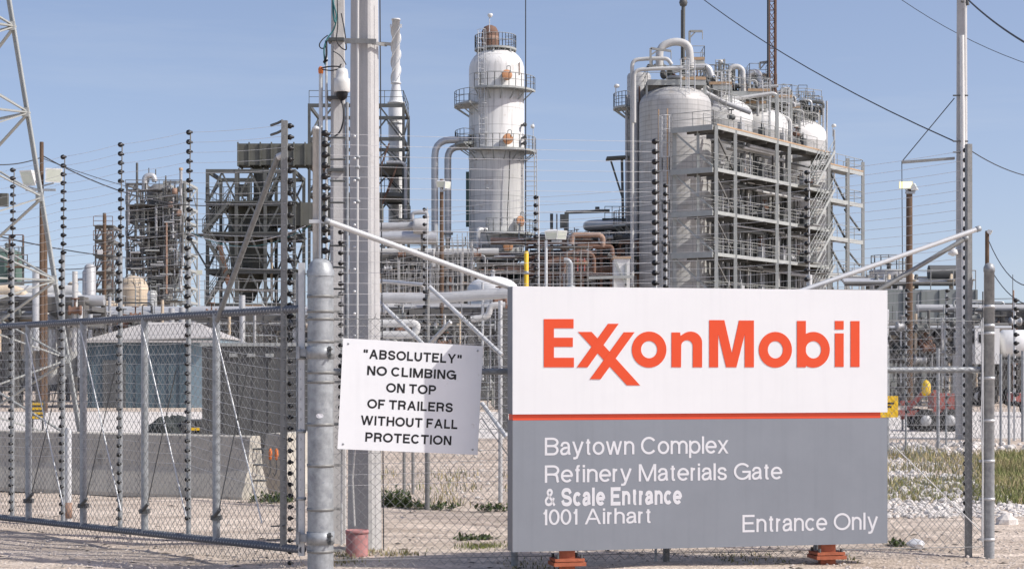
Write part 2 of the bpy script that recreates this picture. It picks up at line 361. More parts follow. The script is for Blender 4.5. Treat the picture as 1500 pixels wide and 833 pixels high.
def grass():
    rng = random.Random(4); mbs = {}
    cols = {'grass_green': (.20, .225, .075), 'grass_dry': (.42, .35, .19), 'grass_olive': (.15, .155, .07)}
    mb = MB(); idx = []
    ms = [mat(k, c, .8, var=.3, sc_=1.5) for k, c in cols.items()]
    def blade(x, y, h, m):
        a = rng.random() * 6.28; wd = .006 + h * .012; d = V((cos(a), sin(a), 0)) * wd; ln = V((rng.gauss(0, .3), rng.gauss(0, .3), 0)) * h
        b = V((x, y, 0)); mb.face([b - d, b + d, b + ln * .4 + Z * h * .6 + d * .6, b + ln * .4 + Z * h * .6 - d * .6]); idx.append(m)
        mb.face([b + ln * .4 + Z * h * .6 - d * .6, b + ln * .4 + Z * h * .6 + d * .6, b + ln + Z * h]); idx.append(m)
    for k in range(16000):          # tall strip right of the corner post
        y = rng.uniform(20.8, 33); x = rng.uniform(.268, .315) * y + rng.uniform(0, 1.0)
        blade(x, y, rng.uniform(.06, .2), rng.choices((0, 1, 2), (5, 8 if sin(y * 1.1 + x) > 0 else 2, 1))[0])
    for k in range(9000):          # strip behind the fence by the sign
        y = rng.uniform(21.2, 25.5); x = rng.uniform(4.2, 7.3)
        if rng.random() < .35 + .5 * (sin(x * 3 + y * 2) > -.2): blade(x, y, rng.uniform(.04, .15), rng.choices((0, 1, 2), (5, 4, 2))[0])
    for k in range(3000):
        y = rng.uniform(25, 34); x = rng.uniform(.2, .28) * y
        if sin(x * 2.1 + 1) + sin(y * 1.3 + x) < .4: blade(x, y, rng.uniform(.06, .25), rng.choices((0, 1, 2), (2, 5, 2))[0])
    for k in range(1100):          # sparse tufts behind the warning sign
        y = rng.uniform(20.5, 28); x = rng.uniform(-.085, .03) * y
        if sin(x * 5) + sin(y * 2.2) > .1: blade(x, y, rng.uniform(.04, .16), rng.choices((0, 1, 2), (1, 4, 3))[0])
    for k in range(800):          # dark fringe at the foot of the sign
        y = rng.uniform(14.0, 14.9); x = rng.uniform(-.2, 3.3)
        if sin(x * 7) + sin(x * 3.1 + 1) > .1: blade(x, y + x * .2, rng.uniform(.015, .05), rng.choices((0, 1, 2), (1, 2, 4))[0])
    for k in range(420):
        c = rng.choice(((-1.29, 15.4), (-1.0, 15.2), (-1.45, 15.2), (-1.5, 14.6)))
        blade(c[0] + rng.gauss(0, .12), c[1] + rng.gauss(0, .12), rng.uniform(.015, .06), rng.choices((0, 1, 2), (1, 5, 2))[0])
    for k in range(500):
        blade(.12 * rng.gauss(0, 1) - .25, 15.75 + .12 * rng.gauss(0, 1), rng.uniform(.02, .07), 0)
    for k in range(2500):          # grass behind the gate, far
        y = rng.uniform(30, 36); x = rng.uniform(-.31, -.13) * y
        blade(x, y, rng.uniform(.06, .25), rng.choices((0, 1, 2), (2, 4, 3))[0])
    o = single('grass', 'green and dry grass growing in strips between the white rocks and fence', 'grass', mb, ms[0], (5, 25, 0), kind='stuff')
    for m in ms[1:]: o.data.materials.append(m)
    o.data.polygons.foreach_set('material_index', idx)
grass()
# ------------------------------------------------------------------ lettering
def spline(pts, n=6):
    out = []
    q = [pts[0]] + list(pts) + [pts[-1]]
    for a, b, c, d in zip(q, q[1:], q[2:], q[3:]):
        for k in range(n):
            t = k / n; out.append(tuple(.5 * (2 * b[i] + (c[i] - a[i]) * t + (2 * a[i] - 5 * b[i] + 4 * c[i] - d[i]) * t * t + (3 * b[i] - a[i] - 3 * c[i] + d[i]) * t ** 3) for i in (0, 1)))
    return out + [pts[-1]]
def earc(cx, cy, rx, ry, a0, a1, n=20): return [(cx + rx * cos(radians(a0 + (a1 - a0) * k / n)), cy + ry * sin(radians(a0 + (a1 - a0) * k / n))) for k in range(n + 1)]
XH = .735
def bowl(x0, xe, y0, y1): r = (y1 - y0) / 2; return [(x0, y1), (xe, y1)] + earc(xe, y0 + r, 1 - xe, r, 90, -90, 14)[1:] + [(x0, y0)]
def arch(x0, x1, top=XH): m = (x0 + x1) / 2; h = (x1 - x0) / 2; return [(x0, top - .30)] + earc(m, top - .27, h, .27, 172, 0, 14) + [(x1, 0)]
S_UP = spline([(.95, .74), (.80, .94), (.5, 1), (.19, .94), (.05, .74), (.2, .57), (.5, .5), (.82, .42), (.97, .25), (.83, .06), (.5, 0), (.17, .06), (.02, .28)])
# strokes: L = square ended line, B = butt ended line or curve, D = diagonal cut level, O = closed loop; box width first
GL = {
 'A': (.90, [('D', (0, 0), (.5, 1)), ('D', (1, 0), (.5, 1)), ('B', [(.2, .32), (.8, .32)])]),
 'B': (.76, [('L', [(0, 0), (0, 1)]), ('B', bowl(0, .55, .53, 1)), ('B', bowl(0, .6, 0, .53))]),
 'C': (.90, [('B', earc(.5, .5, .5, .5, 38, 322, 30))]),
 'E': (.70, [('L', [(1, 1), (0, 1), (0, 0), (1, 0)]), ('B', [(0, .52), (1.0, .52)])]),
 'F': (.66, [('L', [(1, 1), (0, 1), (0, 0)]), ('B', [(0, .49), (1.0, .49)])]),
 'G': (.96, [('B', earc(.5, .5, .5, .5, 38, 335, 30)), ('L', [(.58, .47), (1, .47), (1, 0)])]),
 'H': (.78, [('L', [(0, 0), (0, 1)]), ('L', [(1, 0), (1, 1)]), ('B', [(0, .52), (1, .52)])]),
 'I': (0, [('L', [(0, 0), (0, 1)])]),
 'L': (.62, [('L', [(0, 1), (0, 0), (1, 0)])]),
 'M': (.96, [('L', [(0, 0), (0, 1)]), ('L', [(1, 0), (1, 1)]), ('D', (.02, 1), (.5, 0)), ('D', (.98, 1), (.5, 0))]),
 'N': (.78, [('L', [(0, 0), (0, 1)]), ('L', [(1, 0), (1, 1)]), ('D', (.03, 1), (.97, 0))]),
 'O': (1.0, [('O', earc(.5, .5, .5, .5, 0, 360, 36)[:-1])]),
 'P': (.74, [('L', [(0, 0), (0, 1)]), ('B', bowl(0, .58, .45, 1))]),
 'R': (.78, [('L', [(0, 0), (0, 1)]), ('B', bowl(0, .58, .47, 1)), ('B', [(.55, .47), (.85, .42), (.92, .25), (.94, .05), (1.0, -.05)])]),
 'S': (.80, [('B', S_UP)]),
 'T': (.78, [('L', [(0, 1), (1, 1)]), ('L', [(.5, 0), (.5, 1)])]),
 'U': (.78, [('B', [(0, 1.08), (0, .4)] + earc(.5, .4, .5, .4, 180, 360, 16)[1:] + [(1, 1.08)])]),
 'W': (1.3, [('D', (0, 1), (.25, 0)), ('D', (.5, 1), (.25, 0)), ('D', (.5, 1), (.75, 0)), ('D', (1, 1), (.75, 0))]),
 'Y': (.86, [('D', (0, 1), (.5, .38)), ('D', (1, 1), (.5, .38)), ('L', [(.5, 0), (.5, .42)])]),
 'a': (.60, [('B', [(.03, .5)] + spline([(.06, .56), (.2, .69), (.48, XH), (.78, .68), (.9, .52)]) + [(.9, .15), (1.0, -.04)]), ('B', spline([(.9, .44), (.6, .41), (.25, .36), (.02, .2), (.12, .03), (.35, 0), (.68, .06), (.9, .26)]))]),
 'b': (.66, [('L', [(0, 0), (0, 1)]), ('O', earc(.5, .36, .5, .36, 0, 360, 30)[:-1])]),
 'c': (.60, [('B', earc(.52, .36, .52, .36, 42, 318, 24))]),
 'e': (.66, [('B', earc(.5, .36, .5, .36, -2, 318, 28)), ('B', [(.02, .36), (1.06, .36)])]),
 'f': (.34, [('B', [(.45, -.06), (.45, .78)] + spline([(.45, .84), (.55, .97), (.8, 1), (1.05, .99)])), ('B', [(-.1, XH), (1.05, XH)])]),
 'h': (.58, [('L', [(0, 0), (0, 1)]), ('B', arch(0, 1)[:-1] + [(1, -.06)])]),
 'i': (0, [('L', [(0, 0), (0, XH)]), ('L', [(0, .985), (0, 1)])]),
 'l': (0, [('L', [(0, 0), (0, 1)])]),
 'm': (.98, [('L', [(0, 0), (0, XH)]), ('B', arch(0, .5)[:-1] + [(.5, -.06)]), ('B', arch(.5, 1)[:-1] + [(1, -.06)])]),
 'n': (.58, [('L', [(0, 0), (0, XH)]), ('B', arch(0, 1)[:-1] + [(1, -.06)])]),
 'o': (.66, [('O', earc(.5, .36, .5, .36, 0, 360, 30)[:-1])]),
 'p': (.66, [('L', [(0, -.27), (0, XH)]), ('O', earc(.5, .36, .5, .36, 0, 360, 30)[:-1])]),
 'r': (.30, [('L', [(0, 0), (0, XH)]), ('B', spline([(0, .42), (.15, .60), (.5, .70), (1.1, .70)]))]),
 's': (.56, [('B', [(x, y * XH) for x, y in S_UP])]),
 't': (.34, [('B', [(.45, .95), (.45, .2)] + spline([(.45, .16), (.52, .03), (.75, 0), (1.05, .01)])), ('B', [(-.1, XH), (1.05, XH)])]),
 'w': (.92, [('D', (0, XH), (.25, 0)), ('D', (.5, XH), (.25, 0)), ('D', (.5, XH), (.75, 0)), ('D', (1, XH), (.75, 0))]),
 'x': (.62, [('D', (0, 0), (1, XH)), ('D', (1, 0), (0, XH))]),
 'y': (.62, [('D', (0, XH), (.52, 0)), ('B', [(1.05, .80), (.5, -.08), (.38, -.24), (.2, -.28), (.0, -.27)])]),
 '0': (.60, [('O', earc(.5, .5, .5, .5, 0, 360, 32)[:-1])]),
 '1': (.26, [('L', [(1, 0), (1, 1)]), ('B', [(-.1, .76), (.5, .79), (1, .95)])]),
 '&': (.82, [('B', spline([(1.02, -.06), (.72, .27), (.38, .62), (.24, .82), (.34, .97), (.5, 1), (.66, .95), (.7, .8), (.55, .64), (.25, .48), (.04, .3), (.1, .08), (.34, 0), (.6, .06), (.82, .25), (.92, .47)]))]),
 '\u201c': (.46, [('B', [(.18, .66), (.02, .82), (.12, 1.08)]), ('B', [(1.02, .66), (.86, .82), (.96, 1.08)])]),
 '\u201d': (.46, [('B', [(0, .60), (.14, .84), (.0, 1.06)]), ('B', [(.86, .60), (1.0, .84), (.86, 1.06)])]),
}
def text_on(s, plane, x0, x1, base, cap, w, d=.0012):
    """sans lettering of even strokes laid on plane(s, z, d); w is the stroke width as a share of the capital height"""
    sp = .105 if w < .15 else (.115 if '&' in s else .145); X = 0.; strokes = []
    rnd = set('OCGoecab0Sspx&')
    for ci, ch in enumerate(s):
        if ch == ' ': X += .30; continue
        W, st = GL[ch]; wk = w * .72 if ch == '&' else w; bw = W + max(0, w - .13) * (1.1 if W < .45 else .6) if W else w
        if ci and s[ci - 1] in rnd: X -= .03
        if ch in rnd: X -= .03
        def mp(p, X=X, bw=bw): return (X + w / 2 + p[0] * (bw - w), w / 2 + p[1] * (1 - w))
        for k in st:
            if k[0] == 'D':
                a, b = k[1], k[2]; fy = lambda p: w / 2 + p[1] * (1 - w)
                ya = 0 if a[1] == 0 else (1 if a[1] == 1 else (fy(a) + w / 2 if a[1] in (XH,) else fy(a))); yb = 0 if b[1] == 0 else (1 if b[1] == 1 else (fy(b) + w / 2 if b[1] in (XH,) else fy(b)))
                xa, xb = mp(a)[0], mp(b)[0]; L = sqrt((xb - xa) ** 2 + (yb - ya) ** 2); h = w / 2 * L / abs(yb - ya) * .94
                strokes.append([[(xa - h, ya), (xa + h, ya)], [(xb - h, yb), (xb + h, yb)]]); continue
            pts = [mp(p) for p in k[1]]; closed = k[0] == 'O'; n = len(pts)
            cl = [pts[0]]
            for p in pts[1:]:
                if abs(p[0] - cl[-1][0]) + abs(p[1] - cl[-1][1]) > 1e-4: cl.append(p)
            pts = cl; n = len(pts); sec = []
            def un(p, q): l = sqrt((q[0] - p[0]) ** 2 + (q[1] - p[1]) ** 2); return ((q[0] - p[0]) / l, (q[1] - p[1]) / l)
            if k[0] == 'L':
                u = un(pts[0], pts[1]); v = un(pts[-1], pts[-2]); pts = pts[:]
                pts[0] = (pts[0][0] - u[0] * w / 2, pts[0][1] - u[1] * w / 2); pts[-1] = (pts[-1][0] - v[0] * w / 2, pts[-1][1] - v[1] * w / 2)
            for i in range(n):
                if closed: u, v = un(pts[i - 1], pts[i]), un(pts[i], pts[(i + 1) % n])
                else: u = un(pts[max(i - 1, 0)], pts[max(i, 1)]); v = un(pts[min(i, n - 2)], pts[min(i + 1, n - 1)])
                m = (u[0] + v[0], u[1] + v[1]); l = sqrt(m[0] ** 2 + m[1] ** 2) or 1; m = (m[0] / l, m[1] / l); c = max(.45, m[0] * u[0] + m[1] * u[1]); h = wk / 2 / c
                sec.append([(pts[i][0] + m[1] * h, pts[i][1] - m[0] * h), (pts[i][0] - m[1] * h, pts[i][1] + m[0] * h)])
            if closed: sec.append(sec[0])
            strokes.append(sec)
        X += bw + sp
    xa = min(p[0] for st in strokes for q in st for p in q); xb = max(p[0] for st in strokes for q in st for p in q)
    kx = (x1 - x0) / (xb - xa); mb = MB()
    for si, sec in enumerate(strokes):
        dd = d + (si % 4) * .0003
        for a, b in zip(sec, sec[1:]):
            q = [(x0 + (p[0] - xa) * kx, base + p[1] * cap) for p in (a[0], b[0], b[1], a[1])]
            mb.face([plane(x, y, dd) for x, y in q])
    return mb

# ------------------------------------------------------------------ the company sign
YL = 13.85; YR = YL * 1.0514; XL, XR = X_(751, YL), X_(1300, YR)
SW = sqrt((XR - XL) ** 2 + (YR - YL) ** 2); sth = atan2(YR - YL, XR - XL)
su = V((cos(sth), sin(sth), 0)); sn = V((sin(sth), -cos(sth), 0)); SO = V((XL, YL, 0))
def S(s, z, d=0.): return SO + su * s + Z * z + sn * d
def s_of(px, py):
    a = (px - 750) / F; s = (a * YL - XL) / (cos(sth) - a * sin(sth)); Y = YL + s * sin(sth)
    return s, z_(py, Y)
sax = (su, sn, Z)
def company_sign():
    D = .175
    t = T('company_sign', 'wide white and grey entrance sign with orange logo lettering on orange legs', 'sign', S(SW / 2, 0, -D / 2))
    zt, zb = z_(419, YL), z_(808, YL); z1 = z_(606.5, YL); z2 = z_(615.5, YL)
    def panel(name, za, zb_, m):
        o = t.box(name, m, S(SW / 2, (za + zb_) / 2, -.006), (SW, .012, za - zb_), sax)
        fr = MB()      # folded side returns behind the face
        for s in (.004, SW - .004): fr.box(S(s, (za + zb_) / 2, -.012 - D / 2), (.008, D, za - zb_), sax)
        for z in (za - .004, zb_ + .004): fr.box(S(SW / 2, z, -.012 - D / 2), (SW - .018, D - .004, .008), sax)
        fr.box(S(SW / 2, (za + zb_) / 2, -.012 - D - .004), (SW, .008, za - zb_), sax)
        t.put(fr, 'side_return', m_edge_shade, under=o)
        return o
    up = panel('upper_panel', zt, z1, m_white); lo = panel('lower_panel', z2, zb, m_grey)
    s0, s1 = s_of(752, 610)[0], s_of(1291, 610)[0]
    t.box('stripe', m_red, S((s0 + s1) / 2, (z1 + z2) / 2, -.017 - (D - .02) / 2), (s1 - s0, D - .02, z1 - z2 - .002), sax)
    # logo, traced from the photograph
    def A(x, y): return s_of(730 + x / 3.787, 400 + y / 3.787)
    def B(x, y): return s_of(1020 + x / 3.787, 400 + y / 3.787)
    def poly(mb, pts, fn, d): mb.prism([S(*fn(*p), d) for p in reversed(pts)], sn, d)
    def arc(cx, cy, rx, ry, a0, a1, n=18): return [(cx + rx * cos(radians(a0 + (a1 - a0) * k / n)), cy - ry * sin(radians(a0 + (a1 - a0) * k / n))) for k in range(n + 1)]
    def ring(mb, cx, cy, rx, ry, ix, iy, fn, d):
        mb.ring([S(*fn(*p), d) for p in arc(cx, cy, rx, ry, 0, 360, 40)[:-1]], [S(*fn(*p), d) for p in arc(cx, cy, ix, iy, 0, 360, 40)[:-1]], sn, d)
    d = .0035
    L = []
    mb = MB(); poly(mb, [(252, 254), (417, 254), (417, 305), (308, 305), (308, 357), (413, 357), (413, 408), (308, 408), (308, 468), (419, 468), (419, 521), (252, 521)], A, d); L.append(mb)
    mb = MB(); poly(mb, [(442, 325), (517, 325), (786, 621), (713, 621)], A, d); poly(mb, [(608, 280), (667, 280), (495, 521), (435, 521)], A, d + .0008)
    poly(mb, [(695, 327), (755, 327), (567, 587), (507, 587)], A, d + .0016); L.append(mb)
    mb = MB(); ring(mb, 836, 423, 96, 100, 45, 48, A, d); L.append(mb)
    mb = MB(); poly(mb, [(960, 328), (1008, 328), (1010, 347)] + arc(1066, 385, 64, 62, 128, 0, 14) + [(1130, 521), (1078, 521)] + arc(1046, 403, 32, 32, 0, 180, 14) + [(1013, 521), (960, 521)], A, d); L.append(mb)
    mb = MB(); poly(mb, [(71, 260), (155, 260), (197, 443), (236, 262), (319, 262), (319, 521), (268, 521), (268, 338), (222, 521), (165, 521), (121, 338), (121, 521), (71, 521)], B, d); L.append(mb)
    mb = MB(); ring(mb, 438, 424, 92, 99, 42, 48, B, d); L.append(mb)
    mb = MB(); ring(mb, 649, 424, 91, 99, 43, 48, B, d); poly(mb, [(558, 264), (607, 264), (607, 521), (558, 521)], B, d + .0008); L.append(mb)
    mb = MB(); poly(mb, [(768, 264), (817, 264), (817, 312), (768, 312)], B, d); poly(mb, [(768, 333), (817, 333), (817, 519), (768, 519)], B, d); L.append(mb)
    mb = MB(); poly(mb, [(855, 265), (905, 265), (905, 519), (855, 519)], B, d); L.append(mb)
    for mb in L: t.put(mb, 'logo_letter', m_orange, under=up)
    for s, xa, xb, cap_y, base_y, bold in (('Baytown Complex', 798, 1067, 640.5, 666.5, .128), ('Refinery Materials Gate', 798, 1146, 681, 706.5, .128),
                                      ('& Scale Entrance', 798, 999, 714.5, 741.5, .205), ('1001 Airhart', 795.5, 953, 745.5, 768.5, .128), ('Entrance Only', 1087.5, 1286, 753.5, 779, .128)):
        a, zb1 = s_of(xa, base_y); b, _ = s_of(xb, base_y); _, zc = s_of(xa, cap_y)
        t.put(text_on(s, S, a, b, zb1, zc - zb1, bold, .0012), 'lettering', m_letter, under=lo)
    for px in (835, 1218):
        s, _ = s_of(px, 800)
        lg = t.bar('leg', m_legor, S(s, -.02, -.10), S(s, zb + .012, -.10), .128)
        t.box('base_plate', m_legor, S(s, .065, -.10), (.27, .22, .03), sax, under=lg)
        t.box('base_plate', m_legor, S(s, .098, -.10), (.25, .20, .024), sax, under=lg)
        mb = MB()
        for a in (-.1, .1):
            for b in (-.08, .08): mb.tube(S(s + a, .05, -.10 + b), S(s + a, .14, -.10 + b), .014, n=6)
        t.put(mb, 'bolt_set', m_steeld, under=lg)
company_sign()

# ------------------------------------------------------------------ the fence line
FA = V((X_(470, 13.93), 13.93, 0)); FB = V((X_(1450, 15.28), 15.28, 0))
FL = (FB - FA).length; fu = (FB - FA).normalized(); fn_ = V((fu.y, -fu.x, 0))
def f_of(px):
    a = (px - 750) / F; return (a * FA.y - FA.x) / (fu.x - a * fu.y)
def FP(px, py, d=0.):
    s = f_of(px); p = FA + fu * s; return V((p.x, p.y, z_(py, p.y))) + fn_ * d
def FZ(px, z, d=0.):
    p = FA + fu * f_of(px); return V((p.x, p.y, z)) + fn_ * d

def chain_link(a, b, z0, z1, step=.041, r=.0027, barb=True):
    """woven diamond wire between two points, one bent wire after another"""
    a, b = V((a[0], a[1], 0)), V((b[0], b[1], 0)); u = (b - a).normalized(); n = V((u.y, -u.x, 0)); L = (b - a).length
    mb = MB(); k = int(L / step); m = int((z1 - z0) / step); rng = random.Random(2)
    for i in range(k):
        pts = []
        for j in range(m + 1):
            sg = 1 if (i + j) % 2 else -1
            wob = .004 * sin(i * .31 + j * .17) + rng.gauss(0, .0012)
            x = (i + .5) * step + sg * step * .52 + wob
            bulge = .012 * sin(i * .07) * sin(pi * j / m)
            pts.append(a + u * x + n * (sg * .003 + bulge) + Z * (z0 + j * step + rng.gauss(0, .001)))
        if barb and i % 2 == 0: pts.append(pts[-1] + u * .012 + Z * .028)
        mb.path(pts, r, 3, caps=False)
    return mb

def outer_fence():
    t = T('chain_link_fence', 'galvanised chain link fence behind the entrance sign with pipe braces', 'fence', FZ(900, 0))
    t.put(chain_link(FZ(492, 0), FZ(1446, 0), .04, 2.10), 'chain_link', m_wire)
    t.tube('mid_rail', m_galv, FZ(488, 1.635, -.03), FZ(1446, 1.655, -.03), .027)
    t.tube('tension_wire', m_wire, FZ(488, .10, .01), FZ(1446, .075, .01), .0035, n=5)
    t.tube('tension_wire', m_wire, FZ(488, 2.07, .01), FZ(1446, 2.09, .01), .003, n=5)
    for px in (756, 979, 1200):        # line posts
        p = t.tube('line_post', m_galvd if px == 979 else m_galv, FZ(px, -.1, -.055), FZ(px, 2.12 if px != 979 else 1.9, -.055), .03, n=12)
    # corner post with cap, bands and tension bar
    c = FZ(1449, 0)
    po = t.lathe('corner_post', m_galv, [(.046, -.1), (.046, 2.53), (.05, 2.53), (.05, 2.57), (.035, 2.60), (.01, 2.61)], c, 20)
    for z in (2.22, 2.05, 1.98, 1.58, 1.2, .84, .50, .14):
        mb = MB().lathe([(.047, z - .012), (.050, z - .012), (.050, z + .012), (.047, z + .012)], c, 20)
        mb.box(c - fu * .07 + Z * z, (.06, .012, .022), (fu, fn_, Z)); t.put(mb, 'tension_band', m_galvl, under=po)
    t.bar('tension_bar', m_galvl, FZ(1439, .08, .012), FZ(1439, 2.12, .012), .016, .006, under=po)
    t.put(MB().path([FZ(1436, 2.1, .02), FZ(1437, 1.6, .022), FZ(1435.5, 1.2, .02), FZ(1437.5, .8, .022), FZ(1436.5, .12, .02)], .006, 5), 'tension_wire', m_galvl)
    # angle iron post beside the corner
    mb = MB(); a = FZ(1427, 0, -.08)
    mb.box(a + Z * 1.80, (.046, .006, 3.76), (fu, fn_, Z)); mb.box(a + Z * 1.80 - fu * .02 - fn_ * .025, (.006, .044, 3.76), (fu, fn_, Z))
    t.put(mb, 'angle_post', m_galvd)
    # sloping pipe braces, flattened at the ends
    for px, py, qx, qy, m, r, d in ((477, 324, 860, 462, m_galvl, .024, .04), (1432, 335, 1090, 455, m_galvl, .022, .03), (1424, 347, 1150, 510, m_galvd, .021, -.10)):  # third brace in darker metal, its shaded look put into the colour
        o = t.tube('brace_pipe', m, FP(px, py, d), FP(qx, qy, d), r, n=12)
        e = FP(px, py, d); dr = (FP(qx, qy, d) - e).normalized()
        t.put(MB().lathe([(.02, -.012), (.0265, -.008), (.0265, .03), (.024, .032)], e, 12, ax=dr), 'brace_cap', m_galv, under=o)
    t.tube('truss_rod', m_galvl, FP(1306, 650, .01), FP(1437, 778, .01), .005, n=6)
    t.tube('truss_rod', m_galvl, FP(705, 612, .01), FP(745, 668, .01), .005, n=6)
outer_fence()

def gate_post():
    c = V((X_(469.5, 13.93), 13.93, 0)); R = .106
    t = T('gate_post', 'thick round galvanised gate post with domed cap and steel bands', 'gate post', c)
    po = t.lathe('post', m_galv, [(R, -.1), (R, 2.44)], c, 40)
    t.lathe('cap', m_galv, [(R + .006, 2.415), (R + .006, 2.46), (R - .004, 2.475), (R * .88, 2.51), (R * .68, 2.54), (R * .4, 2.556), (.004, 2.562)], c, 40)
    for y in (434, 456, 467, 500, 545, 559, 621, 681, 745, 806):
        z = z_(y, 13.93)
        mb = MB().lathe([(R + .001, z - .012), (R + .005, z - .012), (R + .005, z + .012), (R + .001, z + .012)], c, 40)
        mb.box(c + fu * (R + .035) + Z * z, (.07, .012, .022), (fu, fn_, Z)); mb.tube(c + fu * (R + .045) + Z * z - fn_ * .02, c + fu * (R + .045) + Z * z + fn_ * .02, .008, n=6)
        t.put(mb, 'band', m_galvd)
    for y in (516, 787):
        z = z_(y, 13.93)
        mb = MB().lathe([(R + .002, z - .05), (R + .008, z - .05), (R + .008, z + .05), (R + .002, z + .05)], c, 40)
        mb.box(c - V((R + .04, 0, 0)) + Z * z, (.09, .03, .06)); mb.tube(c - V((R + .075, .02, .05)) + Z * z, c - V((R + .075, .02, -.05)) + Z * z, .018, n=10)
        h = t.put(mb, 'hinge_strap', m_galv)
        mb = MB()
        for k in (-.02, .025): mb.tube(c + V((R * .72, -R * .72 - .002, z + k)), c + V((R * .72 + .03, -R * .72 - .05, z + k)), .009, n=6); mb.box(c + V((R * .74, -R * .74, z + k)), (.035, .035, .03))
        mb.bar(c + V((R * .8, -R * .8, z - .05)), c + V((R * .8, -R * .8, z + .05)), .02)
        t.put(mb, 'strap_bolt', m_steeld, under=h)
    zs = z_(608, 13.93); mb = MB(); ring = []
    for k in range(20):
        a = 2 * pi * k / 20; x = .03 * cos(a); an = x / R + .05
        ring.append(c + V((sin(an) * (R + .003), -cos(an) * (R + .003), zs + .02 * sin(a))))
    mb.face(ring); t.put(mb, 'sticker', m_letter)
gate_post()

# insulators: one shared mesh, a ribbed bead with a pointed tail
def ins_proto(k=1.0):
    return MB().lathe([(.005 * k, -.034 * k), (.022 * k, -.026 * k), (.0285 * k, -.008 * k), (.0285 * k, .006 * k), (.018 * k, .016 * k), (.013 * k, .026 * k), (.013 * k, .034 * k), (.004 * k, .04 * k)], (0, 0, 0), 12, ax=(1, 0, 0))
def ins_part(t, at, under, k=1.0, first={}):
    key = k
    if key not in first or True:
        if key not in first: first[key] = ins_proto(k).mesh('insulator'); first[key].materials.append(m_ins)
        o = bpy.data.objects.new('insulator', first[key]); col.objects.link(o); o.parent = under; o.location = V(at) - t.w
        o.rotation_euler = (0, random.gauss(0, .10), random.gauss(0, .12)); return o

